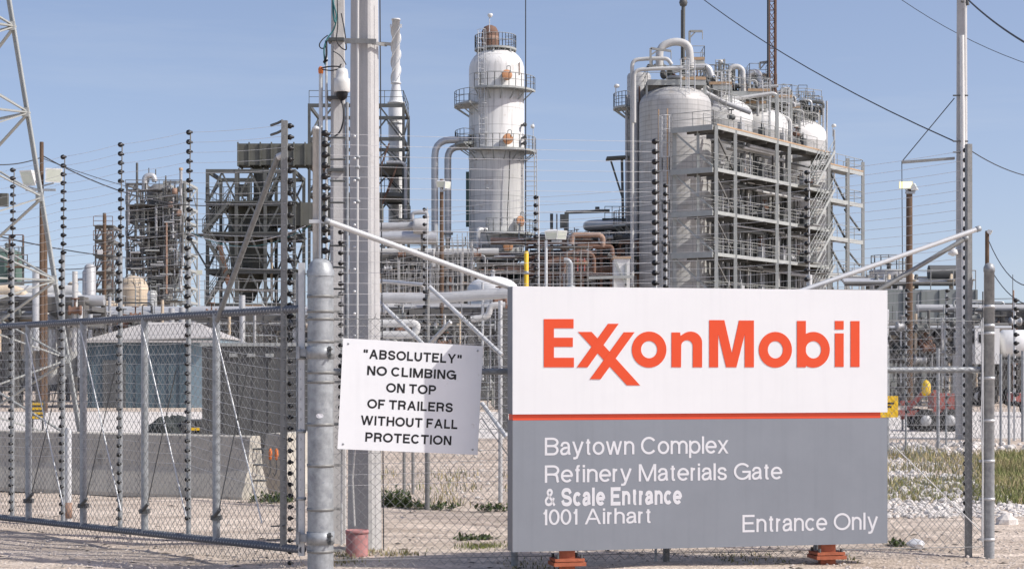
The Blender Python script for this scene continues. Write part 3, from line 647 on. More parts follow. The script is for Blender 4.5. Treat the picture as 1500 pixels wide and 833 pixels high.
# ------------------------------------------------------------------ the swing gate, opened back to the left
gu = V((-.68, .733, 0)).normalized(); G0 = V((X_(440, 14.0), 14.0, 0)); gn = V((-gu.y, gu.x, 0))
if gn.y > 0: gn = -gn
def g_of(px):
    a = (px - 750) / F; return (a * G0.y - G0.x) / (gu.x - a * gu.y)
def GP(px, z, d=0.): return G0 + gu * g_of(px) + Z * z + gn * d
def GPY(px, py, d=0.):
    p = G0 + gu * g_of(px); return V((p.x, p.y, z_(py, p.y))) + gn * d
def swing_gate():
    t = T('swing_gate', 'long galvanised chain link swing gate standing open with tall insulator poles', 'gate', GP(220, 0))
    zt0, zt1, zb0, zb1 = z_(452, 14.0), z_(478, G0.y + gu.y * g_of(0)), z_(804, 14.0), z_(757, G0.y + gu.y * g_of(0))
    far = -120
    def zt(px): s = g_of(px) / g_of(0); return zt0 + (zt1 - zt0) * s
    def zb(px): s = g_of(px) / g_of(0); return zb0 + (zb1 - zb0) * s
    t.tube('top_rail', m_galvk, GP(441, zt0), GP(far, zt(far)), .033, n=12)
    t.tube('bottom_rail', m_galvk, GP(444, zb0), GP(far, zb(far)), .033, n=12)
    mb = MB().bar(GP(442, zb0 - .05), GP(442, z_(385, 14)), .05, .05); o = t.put(mb, 'hinge_stile', m_galvl)
    for z in (.6, 1.15, 1.75): t.lathe('stile_collar', m_galv, [(.03, -.012), (.037, -.012), (.037, .012), (.03, .012)], GP(442, z), 12, under=o)
    t.tube('hinge_stile', m_galv, GP(436, zb0), GP(436, 2.45), .014, n=10)
    for px in (42, 122, 212, 317, -60):
        o = t.tube('upright', m_galv, GP(px, zb(px)), GP(px, zt(px)), .034, n=12)
        # diagonal truss rods each side of the upright, with a turnbuckle at the foot
        t.tube('truss_rod', m_galvl, GP(px, zt(px) - .08, .03), GP(px + 52 + px * .06, zb(px) + .2, .03), .007, n=6)
        t.tube('truss_rod', m_steeld, GP(px + 8, zb(px) + .25, .035), GP(px + 50, zb(px) + 1.5, .03), .005, n=6)
        mb = MB().tube(GP(px, zb(px) + .2, .03), GP(px + 12, zb(px) + .28, .05), .016, n=8); mb.box(GP(px, zb(px) + .2, .0), (.09, .09, .04))
        t.put(mb, 'turnbuckle', m_steeld, under=o)
    t.put(chain_link(GP(444, 0, .02), GP(far, 0, .02), .02, 2.10, r=.0026, barb=False), 'chain_link', m_wire)
    mb = MB()                       # tie wires wrapped round the rails
    L = g_of(far)
    for k in range(170):
        s = k / 170 * L; p = G0 + gu * s
        for z, sgn in ((zt0 + (zt1 - zt0) * s / g_of(0), 1), (zb0 + (zb1 - zb0) * s / g_of(0), 1)):
            mb.lathe([(.034, -.002), (.037, 0), (.034, .002)], p + Z * z, 6, ax=gu + Z * .35)
    t.put(mb, 'tie_wire', m_galvl)
    mb = MB(); stuff_pts = []
    poles = ((14, 250, 365), (88, 231, 372), (172, 213, 368), (272, 195, 360), (-70, 262, 372))
    tops = []
    for px, ytop, ytube in poles:
        y = (G0 + gu * g_of(px)).y; ztop = z_(ytop, y); ztube = z_(ytube, y); tops.append((px, ztop))
        o = t.tube('insulator_pole', m_galv, GP(px, zb(px) + .02, -.03), GP(px, ztube, -.03), .022, n=10)
        t.tube('rod', m_galvd, GP(px, ztube, -.03), GP(px + 3, ztop + .02, -.03), .006, n=6, under=o)
        n = int((ztop - zb(px)) / .086)
        for k in range(n):
            z = ztop - k * .086; dx = 3 if z > ztube else 0
            p = GP(px + dx, z, .012) + V((.026, -.012, 0))
            if k < 20 and px > 0: ins_part(t, p, o, .84)
            else: stuff_pts.append(p)
    # tall angle post near the hinge with its brace
    ztop = z_(178, 14.2); o = t.bar('angle_post', m_galvd, GP(415, zb(415)), GP(417, ztop), .058, .05)
    for k in range(40):
        p = GP(417, ztop - .04 - k * .093, -.03) + V((.022, 0, 0))
        if k < 20: ins_part(t, p, o, .84)
        else: stuff_pts.append(p)
    pr = ins_proto(.72)
    for p in stuff_pts:
        i = len(mb.v); mb.v += [q + p for q in pr.v]; mb.f += [tuple(a + i for a in f) for f in pr.f]; mb.sm += pr.sm
    t.put(mb, 'insulators', m_ins, kind='stuff')
    t.tube('brace_pipe', m_galvd, GPY(322, 470, .03), GPY(411, 230, .03), .024, n=12)
    mb = MB()
    for k, (z1, z2) in enumerate(((0, 0),)):
        mb.tube(GPY(411, 231, .03), GPY(416, 226, .0), .03, n=8)
    t.put(mb, 'brace_cap', m_galvl)
    pts = [(421, ztop - .04)] + [(p[0] + 3, p[1]) for p in sorted(tops, key=lambda q: -q[0])]
    for k in range(34):
        a = [GP(px, z - k * .0895 * (1 if i else 1.03), .02) for i, (px, z) in enumerate(pts)]
        if a[-1].z < .3: break
        ln = []
        for p, q in zip(a, a[1:]): ln += catenary(p, q, .012, 4)[:-1]
        t.put(MB().path(ln + [a[-1]], .0016, 4, caps=False), 'electric_wire', m_wiref)
    for k, (y) in enumerate((185, 199)):    # strainer hooks on the two highest wires
        t.path('strainer', m_steeld, [GPY(417, y - 8, .02), GPY(411, y - 4, .03), GPY(405, y - 2, .03), GPY(400, y - 1, .02)], .011, 6)
    t.path('earth_wire', m_letter, catenary(GPY(447, 331), GPY(278, 343), .10, 14), .0032, 5)
    t.path('earth_wire', m_teal, catenary(GPY(452, 330, -.02), GPY(280, 340), .15, 14), .003, 5)
    for px, y in ((406, 790), (412, 770), (408, 803)): t.tube('wire_stub', m_steeld, GPY(px - 12, y, .02), GPY(px + 8, y - 1, .02), .007, n=6)
swing_gate()

# ------------------------------------------------------------------ electric fence on the outer line
def electric(name, label, posts, n, sp, tops, wires_from=0, first_post=None, maxi=100, rwire=.0017):
    pass
def outer_electric():
    t = T('electric_fence', 'electric wires strung along the outer fence from the gate post to the sign', 'electric fence', FZ(720, 0, -.12))
    a = FZ(465, 0, -.12); zt = z_(187, 14.05)
    po = t.lathe('post', m_galvl, [(.026, -.1), (.026, zt - .02), (.03, zt - .02), (.03, zt), (.012, zt + .012)], a, 14)
    t.box('post_clamp', m_galvl, a + V((.01, -.03, z_(325, 14.05) - 0)), (.12, .03, .03), under=po)
    z0 = z_(197, 14.05); pts = []; stuff = []
    for k in range(36):
        p = FZ(478, z0 - k * .0875, -.06); pts.append(p)
        if k < 34: ins_part(t, p, po)
        else: stuff.append(p)
    t.bar('carrier_strip', m_steeld, FZ(473, .2, -.07), FZ(473, z0 + .05, -.07), .012)
    b = FZ(965.5, 0, -.12); zb = z_(208, b.y)
    rod = t.tube('post', m_galvl, FZ(968, -.1, -.14), FZ(968, zb + .02, -.14), .012, n=8)
    for k in range(22): ins_part(t, FZ(965, zb - k * .0868, -.10), rod, .9)
    so = t.tube('carrier_strip', m_galvl, FZ(505, .2, -.2), FZ(505, 2.85, -.2), .008, n=6)
    for k in range(20): ins_part(t, FZ(503, z_(340, 14.1) - k * .085, -.16), so, .72)
    for k in range(34):
        q = FZ(965, zb - k * .0868, -.10)
        t.path('electric_wire', m_wiref, catenary(pts[k], q, .006, 8), .0017, 4)
    for k in range(8):
        y = 197 + k * 32; t.tube('standoff', m_steeld, FP(488, y, -.2), FP(510, y + 1, -.16), .009, n=6, under=so)
    for k in range(14):
        y = 199 + k * 32.5; t.lathe('joint_clip', m_galvl, [(.004, -.012), (.011, -.006), (.011, .006), (.004, .012)], FP(520, y, -.03), 8, ax=(1, 0, 0), under=so)
outer_electric()
I_PTS = ((622, 20.2), (785, 19.0), (975, 18.0), (1182, 17.0), (1415, 15.45))
def inner_fence():
    t = T('electric_fence', 'inner electric fence running behind the entrance sign to the right corner post', 'electric fence', (X_(785, 19), 19, 0))
    tops = []
    for i, (px, Y) in enumerate(I_PTS):
        zt = 3.55 + .022 * i; p = V((X_(px, Y), Y, 0)); tops.append(p + Z * zt)
        m = m_galvd if i == 0 else m_galvl
        if i == 4: o = t.bar('post', m_galvl, p + V((.012, .03, 0)), p + V((.012, .03, zt + .05)), .028)
        else: o = t.tube('post', m, p + V((.03 if i != 2 else .01, .04, -.1)), p + V((.03 if i != 2 else .01, .04, 2.6 if i in (0, 3) else zt + .02)), .03 if i in (0, 3) else .011, n=10)
        if i in (0, 3): t.tube('rod', m_galvl, p + V((.03, .04, 2.6)), p + V((.03, .04, zt + .03)), .007, n=6, under=o)
        for k in range(19 if i < 4 else 38):
            ins_part(t, p + Z * (zt - k * .0885), o, .75 if i == 0 else .85)
    last = V((X_(420, 23.5), 23.5, 3.5)); rows = [last] + tops
    for k in range(30):
        ln = []
        for a, b in zip(rows, rows[1:]): ln += catenary(a - Z * k * .0885, b - Z * k * .0885, .015, 5)[:-1]
        t.path('electric_wire', m_wiref, ln + [rows[-1] - Z * k * .0885], .002, 4)
    q = V((X_(622, 20.2), 20.2, 0))
    def I(px, py, Y): return P(px, py, Y)
    for a, b in ((I(553, 411, 20.9), I(621, 417, 20.3)), (I(629, 420, 20.2), I(735, 520, 19.5)), (I(545, 432, 20.8), I(621, 505, 20.3)), (I(660, 471, 20.0), I(630, 502, 20.2)), (I(706, 590, 19.6), I(742, 640, 19.3))):
        t.tube('brace_pipe', m_galvl, a, b, .026, n=10)
    for px in (556, 592, 605):
        t.tube('post', m_galvd, V((X_(px, 23), 23, -.1)), V((X_(px, 23), 23, 1.9)), .022, n=8)
    t.put(chain_link((X_(470, 22.6), 22.6), (X_(1432, 15.5), 15.5), .05, 2.05, step=.055, r=.0024, barb=False), 'chain_link', m_wire)
    t.tube('post', m_galvl, P(733, 735, 20), P(733, 440, 20), .026, n=10)
inner_fence()

# ------------------------------------------------------------------ small things hung on the fence
def warning_sign():
    c = FP(601, 581, .035); rot = radians(-3.0)
    ea = (fu * cos(rot) + Z * sin(rot)).normalized(); eb = (Z * cos(rot) - fu * sin(rot)).normalized()
    def W_(a, b, d=0.): return c + ea * a + eb * b + fn_ * d
    t = T('warning_sign', 'tilted white warning sign in black capitals wired to the fence', 'sign', V((c.x, c.y, c.z)))
    hw, hh = .585, .452
    pn = t.box('panel', m_wsign, W_(0, 0, -.003), (hw * 2, .006, hh * 2), (ea, fn_, eb))
    k = 14.1 / 2500 / 3.786
    for s, wd, y, bold in (('\u201cABSOLUTELY\u201d', 552, 224, .2), ('NO CLIMBING', 500, 134, .2), ('ON TOP', 280, 45, .2), ('OF TRAILERS', 480, -48, .2), ('WITHOUT FALL', 542, -140, .2), ('PROTECTION', 482, -231, .2)):
        t.put(text_on(s, W_, -wd * k / 2 - .002, wd * k / 2 - .002, y * k - .038, .077, bold, .001), 'lettering', m_black, under=pn)
    for a in (-.54, .54):
        for b in (-.41, .41): t.lathe('bolt', m_galv, [(.009, 0), (.009, .003), (.004, .006)], W_(a, b, .0), 8, ax=fn_)
warning_sign()
def yellow_sign():
    c = FP(1303, 595.5, -.07)
    t = T('hazard_sign', 'small yellow sign on the chain link at the right edge of the entrance sign', 'sign', c)
    p = t.box('panel', m_yel, c, (.23, .006, .19), (fu, fn_, Z))
    mb = MB()
    for k, wd in ((.03, .13), (0., .08)): mb.box(c + fn_ * .0045 + Z * k + fu * .01, (wd, .003, .016), (fu, fn_, Z))
    t.put(mb, 'printed_bar', m_black, under=p)
yellow_sign()
def yellow_marker():
    b = V((X_(771, 16.4), 16.4, 0)); zt = z_(368, 16.4)
    t = T('pipeline_marker', 'thin yellow marker tube rising just behind the entrance sign', 'marker post', b)
    t.lathe('tube', m_yel, [(.022, -.1), (.022, zt - .01), (.016, zt)], b, 12)
    t.lathe('collar', m_galv, [(.023, zt - .22), (.026, zt - .22), (.026, zt - .19), (.023, zt - .19)], b, 12)
yellow_marker()
def red_stub():
    b = V((X_(523, 15.2), 15.2, 0))
    t = T('bollard_stub', 'faded red cylinder stub at the foot of the thick concrete pole', 'bollard', b)
    t.lathe('body', m_pink, [(.098, -.05), (.1, .21), (.094, .225)], b, 20)
    t.lathe('rim', m_pink, [(.1, .2), (.104, .2), (.104, .23), (.09, .232), (.086, .18)], b, 20)
red_stub()
def weeds(label, px, py, r, h, n, seed, k=1.):
    Y = EYE * F / (py - HZ); rng = random.Random(seed); mb = MB(); c = V((X_(px, Y), Y, 0))
    for i in range(n):
        a = rng.random() * 6.28; d = r * rng.random() ** .6; b = c + V((cos(a) * d, sin(a) * d, 0)); hh = h * rng.uniform(.4, 1) * (1 - .5 * d / r)
        top = b + V((rng.gauss(0, .06), rng.gauss(0, .06), hh)); mb.path([b, (b + top) / 2 + V((rng.gauss(0, .015), 0, 0)), top], .003, 3, caps=False)
        for j in range(9):
            q = b.lerp(top, rng.uniform(.2, 1)); dr = V((rng.gauss(0, 1), rng.gauss(0, 1), rng.gauss(.3, .6))).normalized(); s_ = dr.cross(Z).normalized() if abs(dr.z) < .95 else V((1, 0, 0))
            l = rng.uniform(.03, .07) * k; mb.face([q, q + dr * l * .5 + s_ * l * .28, q + dr * l, q + dr * l * .5 - s_ * l * .28])
    single('weed', label, 'weed', mb, m_leaf, c, group='weeds along the fence')
weeds('dense dark green weed clump just right of the thick concrete pole', 578, 742, .24, .30, 90, 1)
weeds('low green weed clump left of the inner fence post below the warning sign', 608, 744, .16, .14, 30, 2)
weeds('small green weed right of the inner fence post below the warning sign', 648, 745, .16, .10, 22, 3)
weeds('flat green weed on bare dirt right of the pole under the warning sign', 695, 791, .20, .06, 45, 4, .8)
weeds('green weed beside the left edge of the entrance sign', 724, 748, .2, .12, 28, 5)
weeds('tiny green weed on the dirt right of the entrance sign by litter', 1314, 799, .10, .08, 22, 6, .8)
weeds('dark weed at the foot of the right end of the concrete barrier', 400, 735, .3, .14, 60, 7)
def litter():
    rng = random.Random(8); mb = MB(); c = V((X_(1342, 15.8), 15.8, .0))
    rings = []
    for i, x in enumerate((-.09, -.06, -.02, .03, .06, .08)):
        r = (.01, .035, .05, .055, .04, .01)[i]
        rings.append([c + V((x, cos(a) * r * rng.uniform(.6, 1.2), .045 + sin(a) * r * rng.uniform(.5, 1.15))) for a in [k * pi / 5 for k in range(10)]])
    mb.loops(rings, smooth=False); single('plastic_bag', 'crumpled white plastic bag lying on the dirt behind the fence', 'litter', mb, m_bag, c)
    mb = MB(); c = V((X_(1474, 18.), 18., .0)); rings = []
    for i, h in enumerate((-.02, .03, .08, .128)):
        r = (.08, .10, .08, .03)[i]
        rings.append([c + V((cos(a) * r * rng.uniform(.8, 1.3) * 1.3, sin(a) * r * rng.uniform(.8, 1.2), h)) for a in [k * pi / 4 for k in range(8)]])
    mb.loops(rings, smooth=False); single('rock', 'single pale rock on the gravel right of the corner post', 'rock', mb, m_rock, c)
litter()

# ------------------------------------------------------------------ concrete utility poles
def sq_pole(name, label, px, Y, w0, w1, H, rotz, m=m_conc):
    b = V((X_(px, Y), Y, 0)); t = T(name, label, 'utility pole', b, 'concrete utility poles')
    def ringz(wd, z):
        k = wd * .10; q = []
        for a, bb in ((wd / 2 - k, -wd / 2), (wd / 2, -wd / 2 + k), (wd / 2, wd / 2 - k), (wd / 2 - k, wd / 2), (-wd / 2 + k, wd / 2), (-wd / 2, wd / 2 - k), (-wd / 2, -wd / 2 + k), (-wd / 2 + k, -wd / 2)):
            q.append(b + V((a * cos(rotz) - bb * sin(rotz), a * sin(rotz) + bb * cos(rotz), z)))
        return q
    t.put(MB().loops([ringz(w0, -.2), ringz(w1, H)], smooth=False), 'shaft', m)
    return t
def left_poles():
    Y = 15.75; H = 9.
    t = sq_pole('utility_pole', 'thick square concrete pole with a conduit behind the warning sign', 534, Y, .252, .165, H, radians(-21))
    t.path('conduit', m_pipew, [P(519, 770, Y - .24), P(516, 700, Y - .22), P(521, 640, Y - .20), P(523, 500, Y - .185), P(523.5, 250, Y - .17), P(524, 0, Y - .16), P(525, -300, Y - .15)], .013, 8)
    mb = MB(); z = z_(61, Y)
    for k, zz in ((-.17, 0),): mb.bar(P(505, 60, Y - .16), P(551, 61, Y - .19), .02, .045)
    mb.bar(P(545, 63, Y - .18), P(566, 66, Y + .02), .012, .03); mb.bar(P(558, 64, Y), P(573, 65, Y), .035, .025)
    t.put(mb, 'strap_bracket', m_galvd)
    for y in (230, 245, 262, 295): t.lathe('conduit_clip', m_galv, [(.022, -.012), (.026, -.01), (.026, .01), (.022, .012)], P(523.5, y, Y - .17), 8)
    t.tube('ground_wire', m_cable, P(562, 812, Y - .1), P(556.5, 0, Y - .06), .006, n=5)
    Y = 16.3
    t = sq_pole('utility_pole', 'slim square concrete pole with dome camera and loose cables', 495, Y, .150, .100, 8.2, radians(14))
    t.tube('conduit', m_galvl, P(470, 520, Y - .05), P(470, 106, Y - .05), .019, n=8)
    mb = MB().lathe([(.02, -.035), (.024, -.02), (.026, .01), (.018, .03), (.004, .036)], P(470, 103, Y - .05), 10); t.put(mb, 'conduit_cap', m_rubber_or)
    t.tube('conduit', m_galvl, P(478.5, 500, Y - .06), P(478, 60, Y - .06), .012, n=8)
    t.tube('conduit', m_galv, P(508.5, 640, Y - .05), P(508.5, 150, Y - .05), .016, n=8)
    c = P(501, 122, Y - .14)
    cm = t.lathe('camera_housing', m_lampw, [(.02, .145), (.05, .13), (.058, .09), (.06, .05), (.074, .04), (.077, .0), (.077, -.07), (.07, -.085)], c, 24)
    t.lathe('camera_dome', m_black, [(.055, -.085), (.056, -.11), (.046, -.14), (.025, -.158), (.004, -.163)], c, 20, under=cm)
    t.bar('camera_arm', m_lampw, c + V((-.02, .14, .08)), c + V((0, .03, .08)), .05)
    for pts, m, r in (([(489, -60), (487, 0), (494, 25), (489, 45), (480, 55), (474, 70), (476, 95)], m_teal, .008),
                      ([(494, 0), (495, 40), (492, 60), (499, 70), (508, 75), (505, 45), (500, 20)], m_cable, .006),
                      ([(470, 100), (485, 97), (500, 98), (508, 108), (510, 118), (504, 122), (497, 115), (496, 100), (500, 94)], m_cable, .007),
                      ([(472, 102), (486, 104), (497, 101)], m_cable, .006), ([(480, 52), (472, 58), (467, 66), (470, 72), (477, 70), (479, 60)], m_cable, .006),
                      ([(477, 60), (479, 75), (478, 85), (473, 93), (480, 88)], m_black, .009), ([(488, 75), (500, 82), (507, 95)], m_cable, .005),
                      ([(496, 140), (503, 155), (504, 175), (498, 195), (485, 203), (474, 198)], m_cable, .008), ([(488, 0), (488, 20), (491, 33)], m_teal, .012)):
        t.path('cable', m, [P(x, y, Y - .13 - .02 * (k % 3)) for k, (x, y) in enumerate(pts)], r, 6, bend=.08)
    mb = MB()
    for y in (60, 145, 250): mb.box(P(493, y, Y - .005), (.16, .18, .03))
    t.put(mb, 'pole_band', m_steeld)
left_poles()
def right_pole():
    Y = 40.8
    t = sq_pole('utility_pole', 'tall concrete pole by the right corner with a wire outrigger arm', 1409, Y, .27, .20, 13., radians(-24))
    t.tube('conduit', m_lampw, P(1413.5, 640, Y - .2), P(1409, 52, Y - .2), .055, n=8)
    a = t.bar('outrigger_arm', m_galvd, P(1398, 232, Y - .1), P(1321, 238, Y - .1), .09, .06)
    t.tube('stay_wire', m_cable, P(1398, 144, Y - .1), P(1321, 237, Y - .1), .012, n=5)
    t.tube('hanging_wire', m_cable, P(1321, 238, Y - .1), P(1322, 400, Y - .1), .010, n=5)
    for y in (140, 207, 223): t.tube('step_bolt', m_steeld, P(1396, y, Y - .2), P(1418, y, Y - .2), .02, n=6)
    mb = MB().tube(P(1408, 2, Y - .1), P(1418, 6, Y - .1), .03, n=6); mb.tube(P(1416, 0, Y - .1), P(1418, 8, Y - .1), .04, n=6)
    t.put(mb, 'clamp', m_steeld)
    t.lathe('small_lamp', m_lampw, [(.02, .1), (.1, .05), (.13, -.05), (.02, -.1)], P(1396, 369, Y - .15), 10)
right_pole()
def power_lines():
    R = 40.7
    for label, pts, r, sag in (('long thin power line falling from top centre to the tall right concrete pole', (P(960, -58, 70), P(1398, 207, R)), .017, .5),
                               ('thick dark cable falling from the top of the right concrete pole', (P(1412, -6, R), P(1530, 78, 30)), .02, .1),
                               ('faint power line crossing behind the top of the right concrete pole', (P(1260, -45, 75), P(1560, 110, 70)), .014, .6),
                               ('dark cable sloping from the angle post off the right edge', (P(1412, 214, R), P(1560, 262, 45)), .013, .25),
                               ('slack black cable from the short wooden pole to the right edge', (P(1448, 352, 40), P(1560, 385, 30)), .011, .7),
                               ('lower slack black cable from the short wooden pole', (P(1449, 390, 40), P(1560, 430, 30)), .011, .5),
                               ('dark power line from the left floodlight pole towards the scaffolded reactor', (P(62, 228, 62), P(330, 300, 75)), .024, .6),
                               ('upper dark line running left from the floodlight pole', (P(-40, 236, 60), P(62, 230, 62)), .02, .2),
                               ('faint sagging line from floodlight pole past the distant wooden pole', (P(62, 232, 62), P(440, 272, 110)), .015, 1.2),
                               ('low black line passing behind the gate to the rusty wooden pole', (P(-20, 378, 55), P(152, 386, 130)), .028, .4),
                               ('second low black line below the distant wooden pole', (P(-20, 342, 60), P(330, 362, 140)), .026, .9)):
        single('power_line', label, 'power line', MB().path(catenary(*pts, sag), r, 5), m_cable, group='power lines')
power_lines()
# ------------------------------------------------------------------ yard behind the gate
def barrier(name, label, a, b, loops=True):
    a, b = V(a), V(b); u = (b - a).normalized(); n = V((u.y, -u.x, 0))
    t = T(name, label, 'barrier', (a + b) / 2, 'concrete traffic barriers')
    prof = [(-.29, 0), (-.29, .05), (-.16, .40), (-.105, .80), (-.085, .815), (.085, .815), (.105, .80), (.16, .40), (.29, .05), (.29, 0)]
    rings = []; L = (b - a).length
    for k in range(2): rings.append([(a if k == 0 else b) + n * -x + Z * z for x, z in prof])
    t.put(MB().loops(rings, smooth=False), 'body', m_concb)
    if loops:
        for z in (.25, .45, .65): t.path('lifting_loop', m_steeld, [b + n * .04 + Z * z, b + u * .16 + n * .04 + Z * z, b + u * .16 - n * .04 + Z * z, b - n * .04 + Z * z], .012, 6, bend=.04)
    return t
barrier('concrete_barrier', 'long grey concrete barrier lying just behind the open gate', (X_(-150, 24.7), 24.7, 0), (X_(374, 21.75), 21.75, 0))
barrier('concrete_barrier', 'pale sunlit concrete barrier end with orange hooks beside gate hinge', (X_(400, 22.6), 22.6, 0), (X_(455, 23.6), 23.6, 0), False)
def hooks():
    for px, lab in ((396, 'left orange handled hook hanging on the pale barrier end'), (405, 'right orange handled hook hanging on the pale barrier end')):
        t = T('load_hook', lab, 'hook', P(px, 680, 22.2), 'orange handled hooks')
        t.lathe('handle', m_rubber_or, [(.008, .14), (.022, .12), (.026, .06), (.02, 0), (.008, -.01)], P(px, 672, 22.2), 8)
        t.path('shank', m_steeld, [P(px, 672, 22.2), P(px, 690, 22.2), P(px - 3, 697, 22.2), P(px - 5, 692, 22.2)], .008, 5)
hooks()
def pipe_bollard():
    Y = 18.5; b = V((X_(100, Y), Y, 0)); zt = z_(626, Y); t = T('pipe_bollard', 'short weathered pipe bollard standing just behind the open gate', 'bollard', b)
    t.lathe('pipe', m_galvl, [(.037, -.1), (.037, zt - .02), (.03, zt)], b, 14); t.lathe('collar', m_rustp, [(.039, .05), (.043, .05), (.043, .22), (.039, .22)], b, 14)
pipe_bollard()
def container():
    Y = 30; x0, x1 = X_(296, Y), X_(470, Y); zt = z_(506, Y); zb = .35
    t = T('box_trailer', 'dark grey box trailer parked behind the concrete barrier', 'trailer', ((x0 + x1) / 2, Y + 1, 0))
    b = t.box('body', m_box, ((x0 + x1) / 2, Y + 1.2, (zt + zb) / 2), (x1 - x0, 2.4, zt - zb))
    mb = MB()
    for k in range(8): mb.box((x0 + (x1 - x0) * (k + .5) / 8, Y - .006, (zt + zb) / 2), (.03, .012, zt - zb - .1))
    t.put(mb, 'rib', m_box, under=b)
    t.box('roof_rail', m_steel, ((x0 + x1) / 2, Y + 1.2, zt + .02), (x1 - x0 + .06, 2.46, .06), under=b)
    for px in (342, 368, 395): t.box('vent', m_steel, (X_(px, Y), Y - .02, z_(520, Y)), (.14, .04, .06), under=b)
    for x in (x0 + .4, x1 - .4):
        wv = t.lathe('wheel', m_rub, [(.1, -.12), (.3, -.12), (.34, -.08), (.34, .08), (.3, .12), (.1, .12)], (x, Y + .3, .34), 20, ax=(0, 1, 0))
        t.lathe('rim', m_steel, [(.02, -.125), (.18, -.125), (.18, .1), (.02, .1)], (x, Y + .3, .34), 16, ax=(0, 1, 0), under=wv)
    for x in (x0 + .1, (x0 + x1) / 2): t.bar('leg', m_steeld, (x, Y + .1, 0), (x, Y + .1, zb), .08)
container()
def shed():
    Y = 75; x0, x1 = X_(128, Y), X_(316, Y); ze = z_(500, Y); zr = z_(471, Y)
    t = T('metal_shed', 'teal blue metal shed with pale sloping roof beyond the gate', 'shed', ((x0 + x1) / 2, Y + 3, 0))
    xm = X_(272, Y)
    t.box('wall', m_blue, ((x0 + xm) / 2, Y + 3, ze / 2), (xm - x0, 6, ze))
    pal = t.box('wall', m_blue_lit, ((xm + x1) / 2 + .005, Y + 3.4, z_(492, Y) / 2), (x1 - xm, 6, z_(492, Y)), label='end wall in paler blue painted as sunlit')
    mb = MB(); e = [(x0 - .15, Y - .2, ze), (x1 + .1, Y - .2, ze + .15)]; r = [(x0 + 2.0, Y + 3, zr), (x1 - 1.4, Y + 3, zr)]; b = [(x0 - .15, Y + 6.2, ze), (x1 + .1, Y + 6.2, ze + .15)]
    up = Z * .06
    mb.hexa([V(e[0]), V(e[1]), V(r[1]), V(r[0])], [V(p) + up for p in (e[0], e[1], r[1], r[0])]); mb.hexa([V(r[0]), V(r[1]), V(b[1]), V(b[0])], [V(p) + up for p in (r[0], r[1], b[1], b[0])])
    mb.hexa([V(e[1]), V(b[1]), V(r[1]), V(r[1])], [V(q) + up for q in (e[1], b[1], r[1], r[1])]); mb.hexa([V(e[0]), V(b[0]), V(r[0]), V(r[0])], [V(q) + up for q in (e[0], b[0], r[0], r[0])])
    t.put(mb, 'roof', m_roof)
    mb = MB()
    for k in range(9): mb.box((x0 + (xm - x0) * (k + .5) / 9, Y - .03, ze / 2), (.05, .05, ze - .1))
    t.put(mb, 'wall_rib', m_blue)
    t.box('door', m_steeld, (x0 + 1.2, Y - .05, 1.05), (1.0, .08, 2.1)); t.box('gutter', m_roof, ((x0 + x1) / 2, Y - .26, ze), (x1 - x0 + .2, .1, .1))
shed()
def yard_sign():
    Y = 40; t = T('notice_board', 'yellow lettered notice board low behind the left of the gate', 'sign', P(54, 640, Y))
    for px in (47, 62): t.bar('post', m_steeld, (X_(px, Y), Y + .03, 0), (X_(px, Y), Y + .03, z_(586, Y)), .04)
    p = t.box('board', m_box, P(54.5, 600, Y), (.36, .03, .44))
    for y in (591, 598, 604.5, 611): t.box('yellow_strip', m_yel, P(54.5, y, Y) - V((0, .02, 0)), (.28, .012, .06), under=p)
yard_sign()
def tarp_heap():
    Y = 38; rng = random.Random(6); c = V((X_(252, Y), Y, 0)); mb = MB(); rings = []
    for i, (k, h) in enumerate(((1, 0), (1.02, .2), (.92, .42), (.6, .58), (.2, .62))):
        rings.append([c + V((cos(a) * .62 * k * rng.uniform(.9, 1.1), sin(a) * .5 * k * rng.uniform(.9, 1.1), h * rng.uniform(.85, 1.1))) for a in [q * pi / 7 for q in range(14)]])
    mb.loops(rings, smooth=False); single('covered_load', 'low dark heap under a green black cover behind the barrier', 'load', mb, m_dark, c)
    t = T('pallet_stack', 'small stack of dark pallets with orange strap beside the covered heap', 'pallets', (X_(288, Y), Y, 0))
    for k in range(4):
        mb = MB(); z = .14 * k
        for j in range(5): mb.box((X_(288, Y), Y - .4 + j * .2, z + .12), (.5, .12, .025))
        for j in (-.2, 0, .2): mb.box((X_(288, Y) + j, Y, z + .055), (.09, .9, .1))
        t.put(mb, 'pallet', m_steeld)
    t.box('strap', m_yel, (X_(288, Y), Y - .47, .36), (.3, .02, .06))
tarp_heap()

